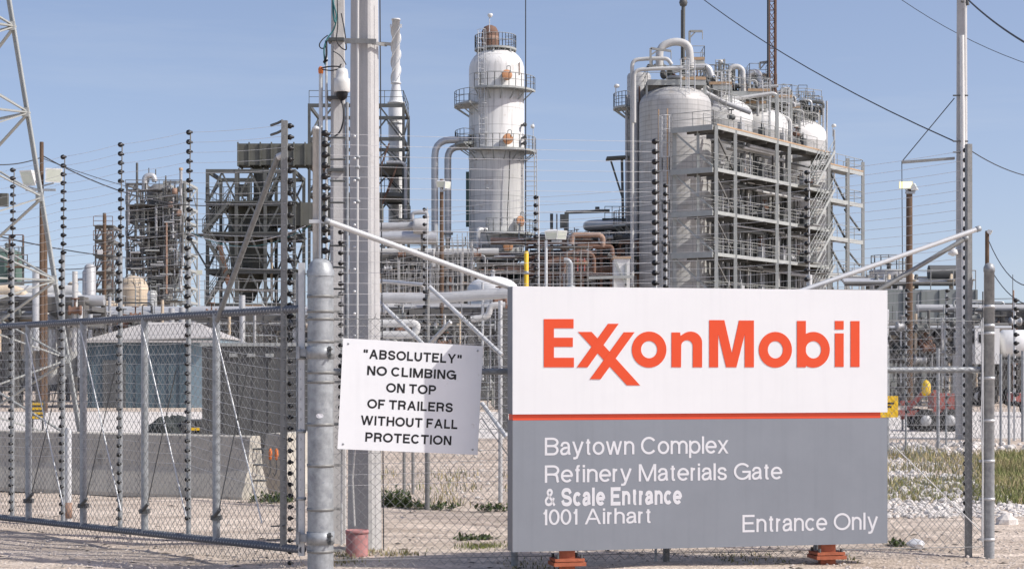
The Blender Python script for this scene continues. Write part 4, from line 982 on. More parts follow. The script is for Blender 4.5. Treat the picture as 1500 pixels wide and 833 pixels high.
# ------------------------------------------------------------------ lattice transmission tower
def tower():
    Y0 = 38.; hw0 = 3.45; cx = X_(122, Y0) - 4.4; cy = Y0; k = .164 / 4.4
    t = T('transmission_tower', 'pale lattice steel transmission tower leg rising at the left edge', 'pylon', (cx, cy, 0))
    def leg(sx, sy, z): f = 4.4 * (1 - k * z) / 2; return V((cx + (sx - sy) * f, cy + (sx + sy) * f, z))
    zs = [0, 1.9, 3.65, 5.5, 7.38, 9.3, 11, 12.6, 14]
    for sx in (-1, 1):
        for sy in (-1, 1):
            mb = MB(); a, b = leg(sx, sy, -.1), leg(sx, sy, 14); mb.bar(a, b, .11, .02); mb.bar(a + V((-sx * .045, sy * -.045, 0)), b + V((-sx * .045, sy * -.045, 0)), .02, .11); t.put(mb, 'leg', m_steel)
    m2 = mat('tower_galv', (.33, .34, .32), .6, .1, var=.15)
    corners = [(1, -1), (-1, -1), (-1, 1), (1, 1)]
    for f in range(4):
        (ax, ay), (bx, by) = corners[f], corners[(f + 1) % 4]
        for i, (za, zb) in enumerate(zip(zs, zs[1:])):
            if i % 2 == 0: t.bar('diagonal', m_steel, leg(ax, ay, za), leg(bx, by, zb), .07, .03); t.bar('diagonal', m2, leg(bx, by, za) * 1, leg(ax, ay, zb), .06, .03)
            else: t.bar('diagonal', m_steel, leg(ax, ay, za), leg(bx, by, zb), .07, .03); t.bar('diagonal', m2, leg(bx, by, za), leg(ax, ay, zb), .06, .03)
            if i in (2, 4, 5): t.bar('strut', m2, leg(ax, ay, za), leg(bx, by, za), .09, .04)
    for z in zs[1:]: p = leg(1, -1, z); t.box('gusset_plate', m_steel, p - V((.06, .07, 0)), (.16, .02, .2))
    t.box('number_beam', m_olive, P(-8, 293, 39), (.62, .12, .3))
tower()

# ------------------------------------------------------------------ wooden poles with floodlights
def flood(t, c, face, size, lit=False):
    c = V(c); f = V(face).normalized(); x, y = basis(f); w_, h_, d_ = size
    mb = MB(); fr = [c + x * a + y * b for a, b in ((-w_, -h_), (w_, -h_), (w_, h_), (-w_, h_))]
    bk = [c - f * d_ + x * a * .55 + y * b * .6 for a, b in ((-w_, -h_), (w_, -h_), (w_, h_), (-w_, h_))]
    mb.hexa(bk, fr); o = t.put(mb, 'floodlight', m_lampw)
    t.put(MB().face([c + f * .004 + x * a * .86 + y * b * .82 for a, b in ((-w_, -h_), (w_, -h_), (w_, h_), (-w_, h_))]), 'glass', m_lit if lit else m_glass, under=o)
    return o
m_lit = bpy.data.materials.new('lamp_lit'); m_lit.use_nodes = True
b_ = m_lit.node_tree.nodes['Principled BSDF']; b_.inputs['Base Color'].default_value = (.8, .8, .5, 1); b_.inputs['Emission Color'].default_value = (1, .93, .45, 1); b_.inputs['Emission Strength'].default_value = 1.2
def wood_pole(name, label, px, ytop, Y, r, lamps=(), lean=0):
    b = V((X_(px, Y), Y, 0)); zt = z_(ytop, Y); t = T(name, label, 'lamp post' if lamps else 'utility pole', b)
    t.lathe('pole', m_wood, [(r * 1.15, -.2), (r * 1.1, zt * .4), (r, zt - .03), (r * .9, zt)], b, 12)
    for (x, y, face, size, lit) in lamps:
        c = P(x, y, Y - .15); flood(t, c, face, size, lit)
        t.bar('bracket', m_galv, c - V(face).normalized() * .02 - Z * (size[1] + .02), V((b.x, Y - .05, c.z - size[1] - .12)), .05)
    if lamps: t.box('cross_arm', m_galv, (b.x, Y - .12, z_(lamps[0][1], Y) - lamps[0][3][1] - .14), (abs(lamps[0][0] - px) * Y / F * 1.9 + .1, .08, .08))
    return t
wood_pole('lamp_post', 'wooden pole with two grey floodlights behind the left lattice tower', 61, 208, 62, .075 * 1.0, ((40, 261, (-.5, -1, -.5), (.28, .30, .3), False), (79, 257, (.35, -1, -.25), (.30, .26, .3), False)))
wood_pole('utility_pole', 'bare wooden pole beside the pole with two grey floodlights', 66, 322, 66, .09)
wood_pole('utility_pole', 'thin rusty brown wooden pole standing before the small stack tower', 153, 312, 130, .13)
wood_pole('lamp_post', 'wooden pole with two white box lamps left of the white column', 647, 262, 72, .085, ((646, 270, (-.2, -1, -.55), (.20, .15, .25), False), (656, 271, (.8, -.8, -.1), (.16, .15, .25), False)))
wood_pole('lamp_post', 'wooden pole carrying a lit yellow floodlight near the right pole', 1332, 268, 60, .11, ((1327, 271, (-.05, -1, -.12), (.25, .14, .22), True), (1342, 273, (.8, -.4, .45), (.14, .12, .2), False)))
t_ = wood_pole('utility_pole', 'short wooden pole with small dark lamp behind the right corner post', 1446, 338, 41, .05)
flood(t_, P(1452, 341, 40.9), (.8, -.3, -.5), (.07, .06, .1))
def mast_lamp(label, px, ytop, Y, lamps):
    b = V((X_(px, Y), Y, 0)); zt = z_(ytop, Y); t = T('lamp_post', label, 'lamp post', b)
    t.tube('pole', m_galvl, b, b + Z * zt, .07, .05, n=8)
    for (x, y, face, size) in lamps: flood(t, P(x, y, Y - .1), face, size)
    t.bar('cross_arm', m_galv, P(lamps[0][0], ytop + 1, Y), P(lamps[-1][0], ytop + 1, Y), .07)
mast_lamp('grey steel mast with two large grey floodlights above the rusty pipes', 800, 352, 62, ((808, 344, (-.3, -1, -.5), (.25, .16, .3)), (823, 344, (.5, -1, -.4), (.2, .17, .3))))
mast_lamp('thin steel lamp mast with one small reddish lamp left of the duct tower', 292, 398, 110, ((292, 399, (.4, -1, -.3), (.2, .16, .2)),))

# ------------------------------------------------------------------ plant building blocks
def railing_mb(pts, h=1.07, step=1.8, r=.028, mid=True):
    mb = MB(); pts = [V(p) for p in pts]
    for a, b in zip(pts, pts[1:]):
        mb.tube(a + Z * h, b + Z * h, r, n=5)
        if mid: mb.tube(a + Z * h * .52, b + Z * h * .52, r * .85, n=5)
        n = max(1, round((b - a).length / step))
        for k in range(n + 1): p = a.lerp(b, k / n); mb.tube(p, p + Z * (h + .01), r, n=5)
    return mb
def ladder_mb(a, b, wdir, wd=.45, r=.028, cage=0):
    mb = MB(); a, b = V(a), V(b); w_ = V(wdir).normalized() * wd / 2
    mb.tube(a - w_, b - w_, r, n=5); mb.tube(a + w_, b + w_, r, n=5); n = max(2, int((b - a).length / .4))
    for k in range(n): p = a.lerp(b, (k + .5) / n); mb.tube(p - w_, p + w_, r * .7, n=4)
    if cage:
        o = V((-w_.y, w_.x, 0)).normalized()
        if o.y > 0: o = -o
        m = max(2, int((b - a).length / 1.0))
        for k in range(m + 1):
            p = a.lerp(b, k / m); q = [p + w_ * 1.4 * cos(s) + o * .7 * sin(s) for s in [pi * i / 6 for i in range(7)]]; mb.path(q, .02, 4, caps=False)
        for s in (pi * .25, pi * .5, pi * .75): mb.tube(a + w_ * 1.4 * cos(s) + o * .7 * sin(s), b + w_ * 1.4 * cos(s) + o * .7 * sin(s), .018, n=4)
    return mb
def arc_deck(t, c, z, r0, r1, a0, a1, m=None, under=None, name='platform', thick=.16):
    c = V((c[0], c[1], 0)); n = max(4, int(abs(a1 - a0) / 10)); A = [radians(a0 + (a1 - a0) * k / n) for k in range(n + 1)]
    def q(r, a, zz): return c + V((cos(a) * r, sin(a) * r, zz))
    mb = MB().loops([[q(r0, a, z - thick), q(r1, a, z - thick), q(r1, a, z), q(r0, a, z)] for a in A], smooth=False)
    for a in A[::2]: mb.bar(q(r0, a, z - .9), q(r1 - .1, a, z - thick), .08)
    o = t.put(mb, name, m or m_steel, under=under)
    pts = [q(r0 + .1, A[0], z)] + [q(r1 - .04, a, z) for a in A] + [q(r0 + .1, A[-1], z)]
    t.put(railing_mb(pts, step=1.3), 'railing', m_rail, under=o); return o
def stair_mb(a, b, wdir, wd=.8):
    mb = MB(); a, b = V(a), V(b); w_ = V(wdir).normalized() * wd / 2
    for s in (-1, 1): mb.bar(a + w_ * s, b + w_ * s, .06, .22)
    n = max(3, int(abs(b.z - a.z) / .25))
    for k in range(n): p = a.lerp(b, (k + .5) / n); mb.bar(p - w_, p + w_, .22, .04)
    for s in (-1, 1):
        mb.tube(a + w_ * s + Z, b + w_ * s + Z, .03, n=5); mb.tube(a + w_ * s + Z * .5, b + w_ * s + Z * .5, .025, n=5)
        for k in range(5): p = a.lerp(b, k / 4) + w_ * s; mb.tube(p, p + Z, .028, n=5)
    return mb

# ------------------------------------------------------------------ the tall white column
def column():
    Y = 142.; cx = X_(727.5, Y); c = V((cx, Y, 0)); R = 40.5 * Y / F
    t = T('process_column', 'tall white distillation column with rusty top nozzle and ringed platforms', 'column', c)
    def z(y): return z_(y, Y)
    zd = z(103); prof = [(R, z(362)), (R, z(235)), (R + .03, z(234)), (R + .03, z(230)), (R, z(229)), (R, zd)]
    prof += [(R * cos(a), zd + R * .82 * sin(a)) for a in [k * pi / 2 / 10 for k in range(1, 10)]] + [(.55, zd + R * .815)]
    sh = t.lathe('shell', m_vessel, prof, c, 48)
    t.lathe('skirt', m_pipeg, [(R * .98, z(371)), (R * .98, z(362.2))], c, 40)
    t.lathe('base_cone', m_steeld, [(R * .55, 0), (R * .55, z(400)), (R * .95, z(371.2))], c, 40)
    nz = t.lathe('top_nozzle', m_rust, [(.72, z(80)), (.72, z(52)), (.68, z(46)), (.5, z(40)), (.2, z(37.5)), (.02, z(37))], c + V((-.55, 0, 0)), 24)
    t.lathe('nozzle_band', m_rustp, [(.74, z(60)), (.75, z(59)), (.75, z(55)), (.74, z(54))], c + V((-.55, 0, 0)), 24, under=nz)
    arc_deck(t, (cx - .1, Y), z(72), .75, 1.75, 0, 360, name='top_platform')
    for a in (200, 262, 315, 20):
        p = c + V((cos(radians(a)) * 1.6, sin(radians(a)) * 1.6, 0)); t.bar('platform_leg', m_steel, p + Z * z(74), p * 1 + V((cos(radians(a)) * .5, sin(radians(a)) * .5, z(112))), .13)
    t.tube('vent_mast', m_galvl, P(717, 48, Y - 1.6), P(717, 22, Y - 1.6), .04, n=6)
    t.lathe('mast_lamp', m_lampw, [(.02, .12), (.2, .08), (.22, -.05), (.12, -.2)], P(718, 22, Y - 1.6), 10)
    arc_deck(t, (cx, Y), z(134), R + .02, R + .95, 236, 352)
    arc_deck(t, (cx, Y), z(155), R + .02, R + 1.25, 165, 232)
    arc_deck(t, (cx, Y), z(222), R + .02, R + 1.0, 225, 375)
    arc_deck(t, (cx, Y), z(212), R + .02, R + 1.2, 160, 220)
    arc_deck(t, (cx, Y), z(343), R + .02, R + .95, 255, 360)
    arc_deck(t, (cx, Y), z(381), R + .02, R + .95, 250, 330)
    for px, y in ((740, 118), (741, 210), (756, 327), (741, 364)):
        dx = X_(px, Y) - cx; dy = -sqrt(max(.1, R * R - dx * dx)); p = V((cx + dx, Y + dy, z(y))); ax = V((dx, dy, 0)).normalized()
        mw = t.lathe('manway', m_vessel, [(.33, -.2), (.33, .45)], p, 20, ax=ax)
        t.lathe('manway_cover', m_cover, [(.43, .45), (.44, .47), (.44, .55), (.41, .57), (.02, .585)], p, 24, ax=ax, under=mw)
        t.path('davit', m_rail, [p + ax * .5 + V((.3, 0, .2)), p + ax * .5 + V((.3, 0, .75)), p + ax * .5 + V((0, 0, .75)), p + ax * .5 + V((0, 0, .45))], .035, 5, bend=.15, under=mw)
    f = V((0, -1, 0))
    for (px, y0, y1, px1) in ((706, 155, 72, 704), (707, 222, 157, 706)):
        dx = X_(px, Y) - cx; dy = -sqrt(R * R - dx * dx) - .35
        t.put(ladder_mb((cx + dx, Y + dy, z(y0)), (cx + dx - .05, Y + dy, z(y1) + 1.1), (1, .4, 0), .5, .03, cage=1), 'ladder', m_galvl)
    t.put(ladder_mb((X_(778, Y), Y - 1.2, z(342)), (X_(778, Y), Y - 1.2, z(222)), (1, 0, 0), .9, .04), 'ladder', m_galvl)
    t.tube('platform_post', m_galvl, P(783, 320, Y - 1), P(783, 200, Y - 1), .05, n=6); t.lathe('mast_lamp', m_lampw, [(.02, .1), (.16, .05), (.16, -.2), (.03, -.25)], P(780, 184, Y - 1), 8)
    t.tube('lamp_arm', m_galvl, P(781, 222, Y - 1), P(781, 180, Y - 1), .035, n=6)
    t.bar('clip_plate', m_rustp, P(761, 92, Y - R * .55), P(761, 110, Y - R * .55), .3, .06)
    t.path('side_pipe', m_silver, [P(712, 337, Y - 2.6), P(701, 337, Y - 3.1), P(699, 341, Y - 3.1), P(699, 375, Y - 3.1), P(696, 380, Y - 3.1)], .25, 12, bend=.5)
    for (px, y) in ((764, 186), (764, 205), (764, 213)):
        dx = X_(px, Y) - cx; p = V((cx + dx, Y - sqrt(R * R - dx * dx), z(y))); t.lathe('nozzle', m_steeld, [(.1, 0), (.1, .4), (.18, .4), (.18, .5), (.02, .5)], p, 10, ax=(.6, -.8, 0))
    t.path('cable', m_cable, [P(747, 222, Y - R - .1), P(746, 260, Y - R - .15), P(744, 300, Y - R - .15), P(743, 322, Y - R - .1)], .035, 4)
    t.path('hose', m_pipeg, catenary(P(712, 275, Y - 2.3), P(766, 256, Y - 1.0), .5, 10), .035, 4)
    t.tube('drain_pipe', m_pipeg, P(690, 250, Y - .8), P(690, 330, Y - .8), .1, n=8)
    t.box('pipe_chase', m_green, P(685, 292, Y + 1.0), (.28, .3, 4.6))
column()
def riser(label, px, ybot, ytop, pxe, Y, r):
    pts = [P(px, ybot, Y), P(px, ytop, Y), P(pxe, ytop, Y)]
    t = T('riser_pipe', label, 'pipe', P(px, ybot, Y), 'riser pipes on the white column')
    t.path('pipe', m_silver, pts, r, 16, bend=1.35); z = P(px, ybot, Y)
    t.lathe('flange', m_pipeg, [(r + .02, -.1), (r + .14, -.1), (r + .14, .1), (r + .02, .1)], P(px, ybot - 8, Y), 14)
    t.lathe('end_flange', m_steeld, [(r + .02, -.1), (r + .12, -.1), (r + .12, .1), (r + .02, .1)], P(pxe - 4, ytop, Y), 14, ax=(1, 0, 0))
    t.tube('support_leg', m_rackp, V((z.x, z.y, 0)), z, r * .7, n=10)
riser('outer tall riser pipe curving over into the white column', 637, 405, 205, 693, 141, .29)
riser('inner shorter riser pipe curving into the white column under the outer one', 656, 350, 215, 693, 141.6, .29)
def whip():
    Y = 110; b = V((X_(770, Y), Y, 0)); t = T('lightning_mast', 'hair thin vertical mast in front of the white column', 'mast', b)
    t.tube('pole', m_cable, b, b + Z * 30, .055, .035, n=6); t.lathe('base', m_galv, [(.3, 0), (.3, .1), (.08, .3)], b, 10)
whip()

# ------------------------------------------------------------------ coke drums in their steel structure
CA = V((14.95, 125, 0)); CU = V((.571, .821, 0)).normalized(); CV = V((-.821, .571, 0)).normalized()
def C(u, v, z): return CA + CU * u + CV * v + Z * z
def u_of(px, v=0):
    a = (px - 750) / F; o = CA + CV * v; return (a * o.y - o.x) / (CU.x - a * CU.y)
cax = (CU, CV, Z)
LEV = [19.55, 16.45, 13.3, 10.25, 7.1, 4.0]
def drums():
    labs = ('nearest big grey banded coke drum at the left front of the structure', 'second coke drum with white dome behind the front drum',
            'third coke drum with white dome in the middle of the structure', 'farthest coke drum whose small white dome shows at the right')
    for k in range(4):
        c = C(3.5 + 7 * k, 5.4, 0); R = 2.75; zt = 21.95
        t = T('coke_drum', labs[k], 'drum', c, 'coke drums in a row')
        t.lathe('shell', m_drum, [(R, 5), (R, zt)], c, 48)
        t.lathe('dome', m_vwhite if k else m_drum, [(R + .001, zt - .6)] + [(R * cos(a) + .001, zt + 1.5 * sin(a)) for a in [j * pi / 2 / 9 for j in range(9)]] + [(.4, zt + 1.5)], c, 48)
        t.lathe('cone', m_drum, [(.7, 1.5), (R, 5)], c, 40)
        t.lathe('neck', m_pipeg, [(.45, zt + 1.4), (.45, zt + 2.0), (.65, zt + 2.0), (.65, zt + 2.2), (.02, zt + 2.2)], c, 16)
        for j in range(4): a = radians(35 + 90 * j); p = c + V((cos(a) * 2.2, sin(a) * 2.2, 0)); t.bar('leg', m_steel, p, p + Z * 5.3, .5)
drums()
def structure():
    t = T('drum_structure', 'grey steel access structure of decks and stairs around the coke drums', 'structure', CA)
    rng = random.Random(21)
    us = [0, u_of(1077), u_of(1138), u_of(1156), u_of(1214), u_of(1242), u_of(1264)]
    UM = us[4]; UE = us[6]; top = LEV[0]
    for i, u in enumerate(us):
        t.bar('column', m_steel, C(u, 0, 0), C(u, 0, top if i not in (2,) else top + 3.6), .27, .25)
        if i not in (2, 3): t.bar('column', m_steel, C(u, 1.5, 0), C(u, 1.5, top), .2)
        if i > 1: t.bar('column', m_rackp, C(u, 8.9, 0), C(u, 8.9, top), .3)
    for v in (3.4,): t.bar('column', m_steel, C(-.15, v, 0), C(-.15, v, top), .28)
    for li, z in enumerate(LEV):
        # long deck facing right, its end return facing the camera
        d = t.box('deck', m_deck, C(UM / 2, .68, z - .06), (UM, 1.25, .12), cax)
        t.box('edge_beam', m_steel, C(UM / 2, -.02, z - .11), (UM, .10, .26), cax, under=d)
        t.box('inner_beam', m_rackp, C(UM / 2, 1.4, z - .16), (UM, .12, .3), cax, under=d)
        e = t.box('deck', m_deck, C(-.02, 1.75, z - .06), (.9, 3.3, .12), cax)
        t.box('edge_beam', m_steel, C(-.5, 1.75, z - .16), (.10, 3.5, .40), cax, under=e)
        t.put(railing_mb([C(-.45, 3.4, z), C(-.45, .0, z), C(0, 0, z)], step=1.7), 'railing', m_rail, under=e)
        t.put(railing_mb([C(0.05, .03, z), C(UM - 2.2, .03, z)], step=1.9), 'railing', m_rail, under=d)
        if li == 0: t.box('toe_board', m_toe, C(UM / 2, -.085, z + .08), (UM, .02, .11), cax, under=d)
        # open bay at the far end
        g = t.box('deck', m_deck, C((UM + UE) / 2, .9, z - .06 - (.9 if li == 0 else .55)), (UE - UM, 1.8, .12), cax)
        zz = z - (.9 if li == 0 else .55)
        t.box('edge_beam', m_steel, C((UM + UE) / 2, -.02, zz - .14), (UE - UM, .10, .34), cax, under=g)
        t.put(railing_mb([C(UM, .03, zz), C(UE, .03, zz), C(UE, 1.8, zz)], step=1.7), 'railing', m_rail, under=g)
        if li == 0: t.box('toe_board', m_toe, C((UM + UE) / 2, -.085, zz + .08), (UE - UM, .02, .11), cax, under=g)
        # cross beams and inner decks, their colour darkened to deepen the interior shade
        for u in us[:5]: t.bar('cross_beam', m_rackp, C(u, 0, z - .3), C(u, 8.9 if u > 6.5 else 2.4, z - .3), .16, .34)
        t.bar('back_beam', m_rackp, C(7, 8.9, z - .3), C(UE, 8.9, z - .3), .2, .4)
        t.box('inner_deck', m_rackp, C(14, 8.3, z - .1), (14, .9, .1), cax)
        # braces
        if li < 5:
            zn = LEV[li + 1]
            t.bar('brace', m_steel, C(-.3, 3.3, z - .3), C(-.3, .1, zn + .1), .12)
            t.bar('brace', m_rackp, C(us[0], 0.15, z - .3), C(us[1], .15, zn + .1), .12)
            t.bar('brace', m_steeld, C(UM, .3, z - .7), C(us[5], .3, zn - .4), .13)
            t.bar('brace', m_steeld, C(us[5], .3, z - 1.2), C(UE, .3, zn + .4), .12) if li else None
            ua, ub = u_of(1186), u_of(1207)
            if li % 1 == 0:
                t.put(stair_mb(C(ua - 1.2, -.75, zn), C(ub - .4, -.75, z), CV, .8), 'stair', m_steel)
            t.box('landing', m_deck, C(ua - 1.6, -.75, zn - .06), (1.5, 1.3, .1), cax)
    # ladder tower up the front drum
    for z0, z1 in zip(LEV[1:5], LEV[0:4]): t.put(ladder_mb(C(-.4, 4.0, z0), C(-.4, 4.0, z1 + 1.0), CV, .6, .04, cage=1), 'ladder', m_galvl)
    for v in (3.75, 4.5): t.tube('ladder_post', m_toe, C(-.6, v, LEV[3]), C(-.6, v, top + 1.5), .05, n=6)
    # vertical and level piping behind the decks
    for k in range(84):
        u = rng.uniform(3.4, UM - .4); v = rng.uniform(1.5, 2.5); r = rng.choice((.04, .05, .06, .08, .1, .13)); z0 = rng.choice((0, 4, 7)); z1 = rng.uniform(9, 20.5)
        t.tube('vertical_pipe', rng.choice((m_pipeg, m_pipeg, m_frame, m_rackp, m_steeld, m_silver, m_frame)), C(u, v, z0), C(u, v, z1), r, n=8)
    for k in range(60):
        z = rng.choice(LEV[:5]) - rng.uniform(.35, 1.0); u0 = rng.uniform(3.2, 15); u1 = u0 + rng.uniform(3, 9); v = rng.uniform(.5, 2.2)
        t.tube('level_pipe', rng.choice((m_pipeg, m_pipew, m_rackp, m_steeld, m_frame)), C(u0, v, z), C(min(u1, UE), v, z), rng.choice((.06, .08, .11, .16)), n=8)
    for k in range(26):
        z = rng.choice(LEV[:5]) + rng.uniform(.1, 1.4); p = C(rng.uniform(3.5, UM), rng.uniform(1, 2.2), z)
        mb = MB().lathe([(.1, -.3), (.22, -.28), (.22, -.2), (.14, -.15), (.18, 0), (.14, .15), (.22, .2), (.22, .28), (.1, .3)], p, 10, ax=CU); mb.tube(p, p + Z * .55, .04, n=5); mb.lathe([(.2, .52), (.22, .55), (.2, .58)], p, 10)
        t.put(mb, 'valve', rng.choice((m_steeld, m_rackp, m_pipeg, m_rust)))
    for k in range(14):
        u = 3.6 + k * 1.15; t.bar('kicker', m_steel, C(u, 2.2, rng.choice(LEV[1:4])), C(u + .9, 2.2, rng.choice(LEV[1:4]) + 1.8), .09)
    for li, z in enumerate(LEV[:5]):
        for u in (7, 14, 21): t.box('inner_deck', m_rackp, C(u, 5.6, z - .12), (1.0 if u > 0 else .3, 6.2, .1), cax)
        for u in (1.3, 5.2, 8.4, 12.1, 15.6, 19.2): t.bar('inner_beam', m_rackp, C(u, .1, z - .28), C(u, 2.5, z - .28), .12, .26)
        for u in (6.1, 9.6, 13.4, 17.1): t.put(MB().box(C(u, 1.1, z + .55), (.5, .35, 1.0), cax).tube(C(u, 1.1, z + 1.05), C(u, 1.1, z + 1.5), .06, n=6), 'junction_cabinet', rng.choice((m_pipeg, m_steeld, m_frame)))
        t.put(railing_mb([C(.5, 1.32, z), C(UM, 1.32, z)], step=2.3), 'railing', m_rail)
    # upper service platforms over the drum heads
    def upper(px0, px1, ydeck, Y, dep):
        a = P(px0, ydeck, Y); b = P(px1, ydeck, Y); c = (a + b) / 2 + V((0, dep / 2, -.12)); o = t.box('upper_platform', m_deck, c, ((b - a).length, dep, .14))
        t.box('edge_beam', m_steel, (a + b) / 2 + V((0, -.02, -.2)), ((b - a).length, .1, .42), under=o)
        t.put(railing_mb([a + V((0, dep, 0)), a, b, b + V((0, dep, 0))], step=1.5), 'railing', m_rail, under=o)
        t.box('toe_board', m_toe, b + V((-.9, -.09, .1)), (1.8, .03, .22), under=o)
        for q in (a, b): t.bar('platform_leg', m_steel, q + V((0, .3, -.2)), q + V((0, .3, -5.0)), .16)
    upper(948, 1034, 117, 129.5, 4.2); upper(1066, 1128, 134, 138, 3.5); upper(1168, 1202, 165, 148, 3.5); upper(1010, 1032, 88, 131, 2.5); upper(1128, 1160, 143, 142, 3); upper(1044, 1072, 124, 134, 2); upper(1092, 1122, 152, 140, 2); upper(1098, 1126, 112, 142, 1.5); upper(1146, 1172, 158, 145, 2)
    for px, y0, y1, Y in ((1122, 190, 118, 138), (1150, 200, 130, 141), (1062, 165, 105, 134)): t.put(ladder_mb(P(px, y0, Y), P(px, y1, Y), (1, 0, 0), .6, .04, cage=1), 'ladder', m_galvl)
    for a, b in (((1040, 150, 131), (1110, 168, 136)), ((1062, 128, 137), (1130, 146, 141)), ((1120, 165, 140), (1200, 190, 147))): t.put(railing_mb([P(*a), P(*b)], step=1.2), 'railing', m_rail)
    W_ = [(m_pipew, .30, 130, [(966, 100), (966, 68), (990, 60), (1009, 66), (1011, 85), (1011, 100)], .9), (m_pipew, .15, 129, [(926, 420), (926, 88), (950, 86), (978, 86), (984, 95)], .5),
          (m_pipew, .15, 128.6, [(929, 180), (929, 103), (953, 101), (1000, 100)], .5), (m_silver, .26, 131, [(985, 104), (1000, 99), (1038, 98), (1042, 112)], .6),
          (m_pipew, .16, 136, [(1018, 128), (1045, 140), (1078, 145), (1138, 136), (1139, 420)], .5), (m_pipew, .22, 139, [(1068, 160), (1068, 100), (1080, 97), (1088, 102), (1089, 150)], .4),
          (m_silver, .30, 142, [(1094, 160), (1096, 107), (1112, 106), (1115, 165)], .5), (m_pipew, .25, 146, [(1142, 180), (1143, 133), (1157, 132), (1160, 180)], .5),
          (m_pipew, .14, 141, [(1093, 158), (1120, 160), (1158, 175), (1158, 240)], .4), (m_pipeg, .2, 133, [(1018, 128), (1060, 150), (1100, 165)], .4),
          (m_pipeg, .12, 139, [(1110, 170), (1110, 128), (1140, 126)], .4), (m_pipew, .15, 144, [(1154, 178), (1154, 155), (1172, 153)], .4)]
    for m, r, Y, pts, bd in W_: t.path('overhead_pipe', m, [P(x, y, Y) for x, y in pts], r, 10, bend=bd)
    for k in range(56):
        px = rng.uniform(955, 1165); y = 112 + (px - 955) * .22 + rng.uniform(-14, 10); Y = 131 + (px - 955) * .07; p = P(px, y, Y)
        mb = MB().lathe([(.08, -.35), (.25, -.33), (.25, -.22), (.15, -.15), (.22, 0), (.15, .15), (.25, .22), (.25, .33), (.08, .35)], p, 10, ax=(rng.choice((0, 1)), .3, rng.choice((0, 1)) + .1)); mb.tube(p, p + Z * rng.uniform(.5, 1.1), .05, n=5)
        t.put(mb, 'valve', rng.choice((m_steeld, m_dark, m_rackp, m_rust, m_pipew)))
    for k in range(26):
        px = rng.uniform(990, 1200); y = 140 + (px - 990) * .2; Y = 131 + (px - 955) * .07
        t.tube('vent_pipe', rng.choice((m_pipeg, m_pipew, m_rail)), P(px, y, Y), P(px, y - rng.uniform(12, 42), Y), rng.choice((.04, .06, .09)), n=6)
    for k in range(34):
        px = rng.uniform(1010, 1190); y = 122 + (px - 1030) * .3 + rng.uniform(0, 20); Y = 134 + (px - 955) * .06
        t.tube('level_pipe', rng.choice((m_pipeg, m_rackp, m_pipew)), P(px - rng.uniform(8, 20), y - 3, Y), P(px + rng.uniform(8, 20), y + 3, Y), rng.choice((.05, .08, .12)), n=6)
    for k in range(64):
        px = rng.uniform(1030, 1195); y = 128 + (px - 1030) * .27 + rng.uniform(-26, 22); Y = 132 + (px - 955) * .065; l = rng.uniform(9, 24)
        t.put(railing_mb([P(px, y, Y), P(px + l, y + rng.choice((0, 0, 3)), Y + rng.choice((0, 1.2)))], step=.9), 'railing', rng.choice((m_rail, m_rail, m_steeld)))
    for k in range(84):
        px = rng.uniform(1010, 1200); y = 135 + (px - 1010) * .25 + rng.uniform(-22, 22); Y = 132 + (px - 955) * .065; l = rng.uniform(-26, 26); h = rng.uniform(8, 34)
        t.path('small_pipe', rng.choice((m_pipeg, m_pipew, m_steeld, m_frame, m_silver)), [P(px, y, Y), P(px, y - h, Y), P(px + l, y - h + 2, Y), P(px + l, y - h + rng.uniform(6, 26), Y)], rng.choice((.05, .07, .1, .13)), 6, bend=.3)
    for k in range(34):
        px = rng.uniform(1010, 1195); y = 132 + (px - 1010) * .24 + rng.uniform(-14, 14); Y = 133 + (px - 955) * .065; p = P(px, y, Y)
        mb = MB().lathe([(.1, -.5), (.38, -.45), (.42, 0), (.38, .45), (.1, .5)], p, 10, ax=(rng.random(), .3, rng.random())); mb.box(p + Z * .55, (.5, .4, .5)); t.put(mb, 'actuator', rng.choice((m_dark, m_steeld, m_frame)))
    # hoist frames
    for pts, Y in (([(1010, 70), (1010, 46), (1029, 46)], 131), ([(953, 95), (953, 71), (983, 75)], 128.5), ([(1113, 100), (1113, 92), (1130, 90)], 142), ([(1054, 112), (1054, 90), (1062, 88)], 139)):
        mb = MB()
        for a, b in zip(pts, pts[1:]): mb.bar(P(*a, Y), P(*b, Y), .16)
        mb.bar(P(pts[1][0], pts[1][1] + 10, Y), P((pts[1][0] + pts[2][0]) / 2, pts[1][1], Y), .1); mb.tube(P(*pts[2], Y), P(pts[2][0], pts[2][1] + 12, Y), .03, n=4)
        t.put(mb, 'hoist_frame', m_rail)
    # lifts of ladder and cage above the front platform
    t.put(ladder_mb(P(1003, 150, 129), P(1003, 88, 129), (1, 0, 0), .6, .04, cage=1), 'ladder', m_galvl)
    t.put(ladder_mb(P(1012, 150, 129), P(1012, 88, 129), (1, 0, 0), .6, .04), 'ladder', m_galvl)
    # tall right-hand pipes and lamps
    for px, y0, y1, Y in ((1206, 420, 148, 148), (1211, 420, 148, 148.5), (1222, 260, 190, 150)): t.tube('vertical_pipe', m_pipeg, P(px, y0, Y), P(px, y1, Y), .09, n=6)
    for px, y, Y in ((902, 126, 131), (1220, 184, 150), (1054, 90, 139)):
        o = t.tube('lamp_arm', m_galvl, P(px, y + 16, Y), P(px, y, Y), .04, n=5); t.lathe('area_lamp', m_lampw, [(.03, .15), (.18, .1), (.22, -.1), (.03, -.15)], P(px + 1.5, y, Y), 8, under=o)
structure()
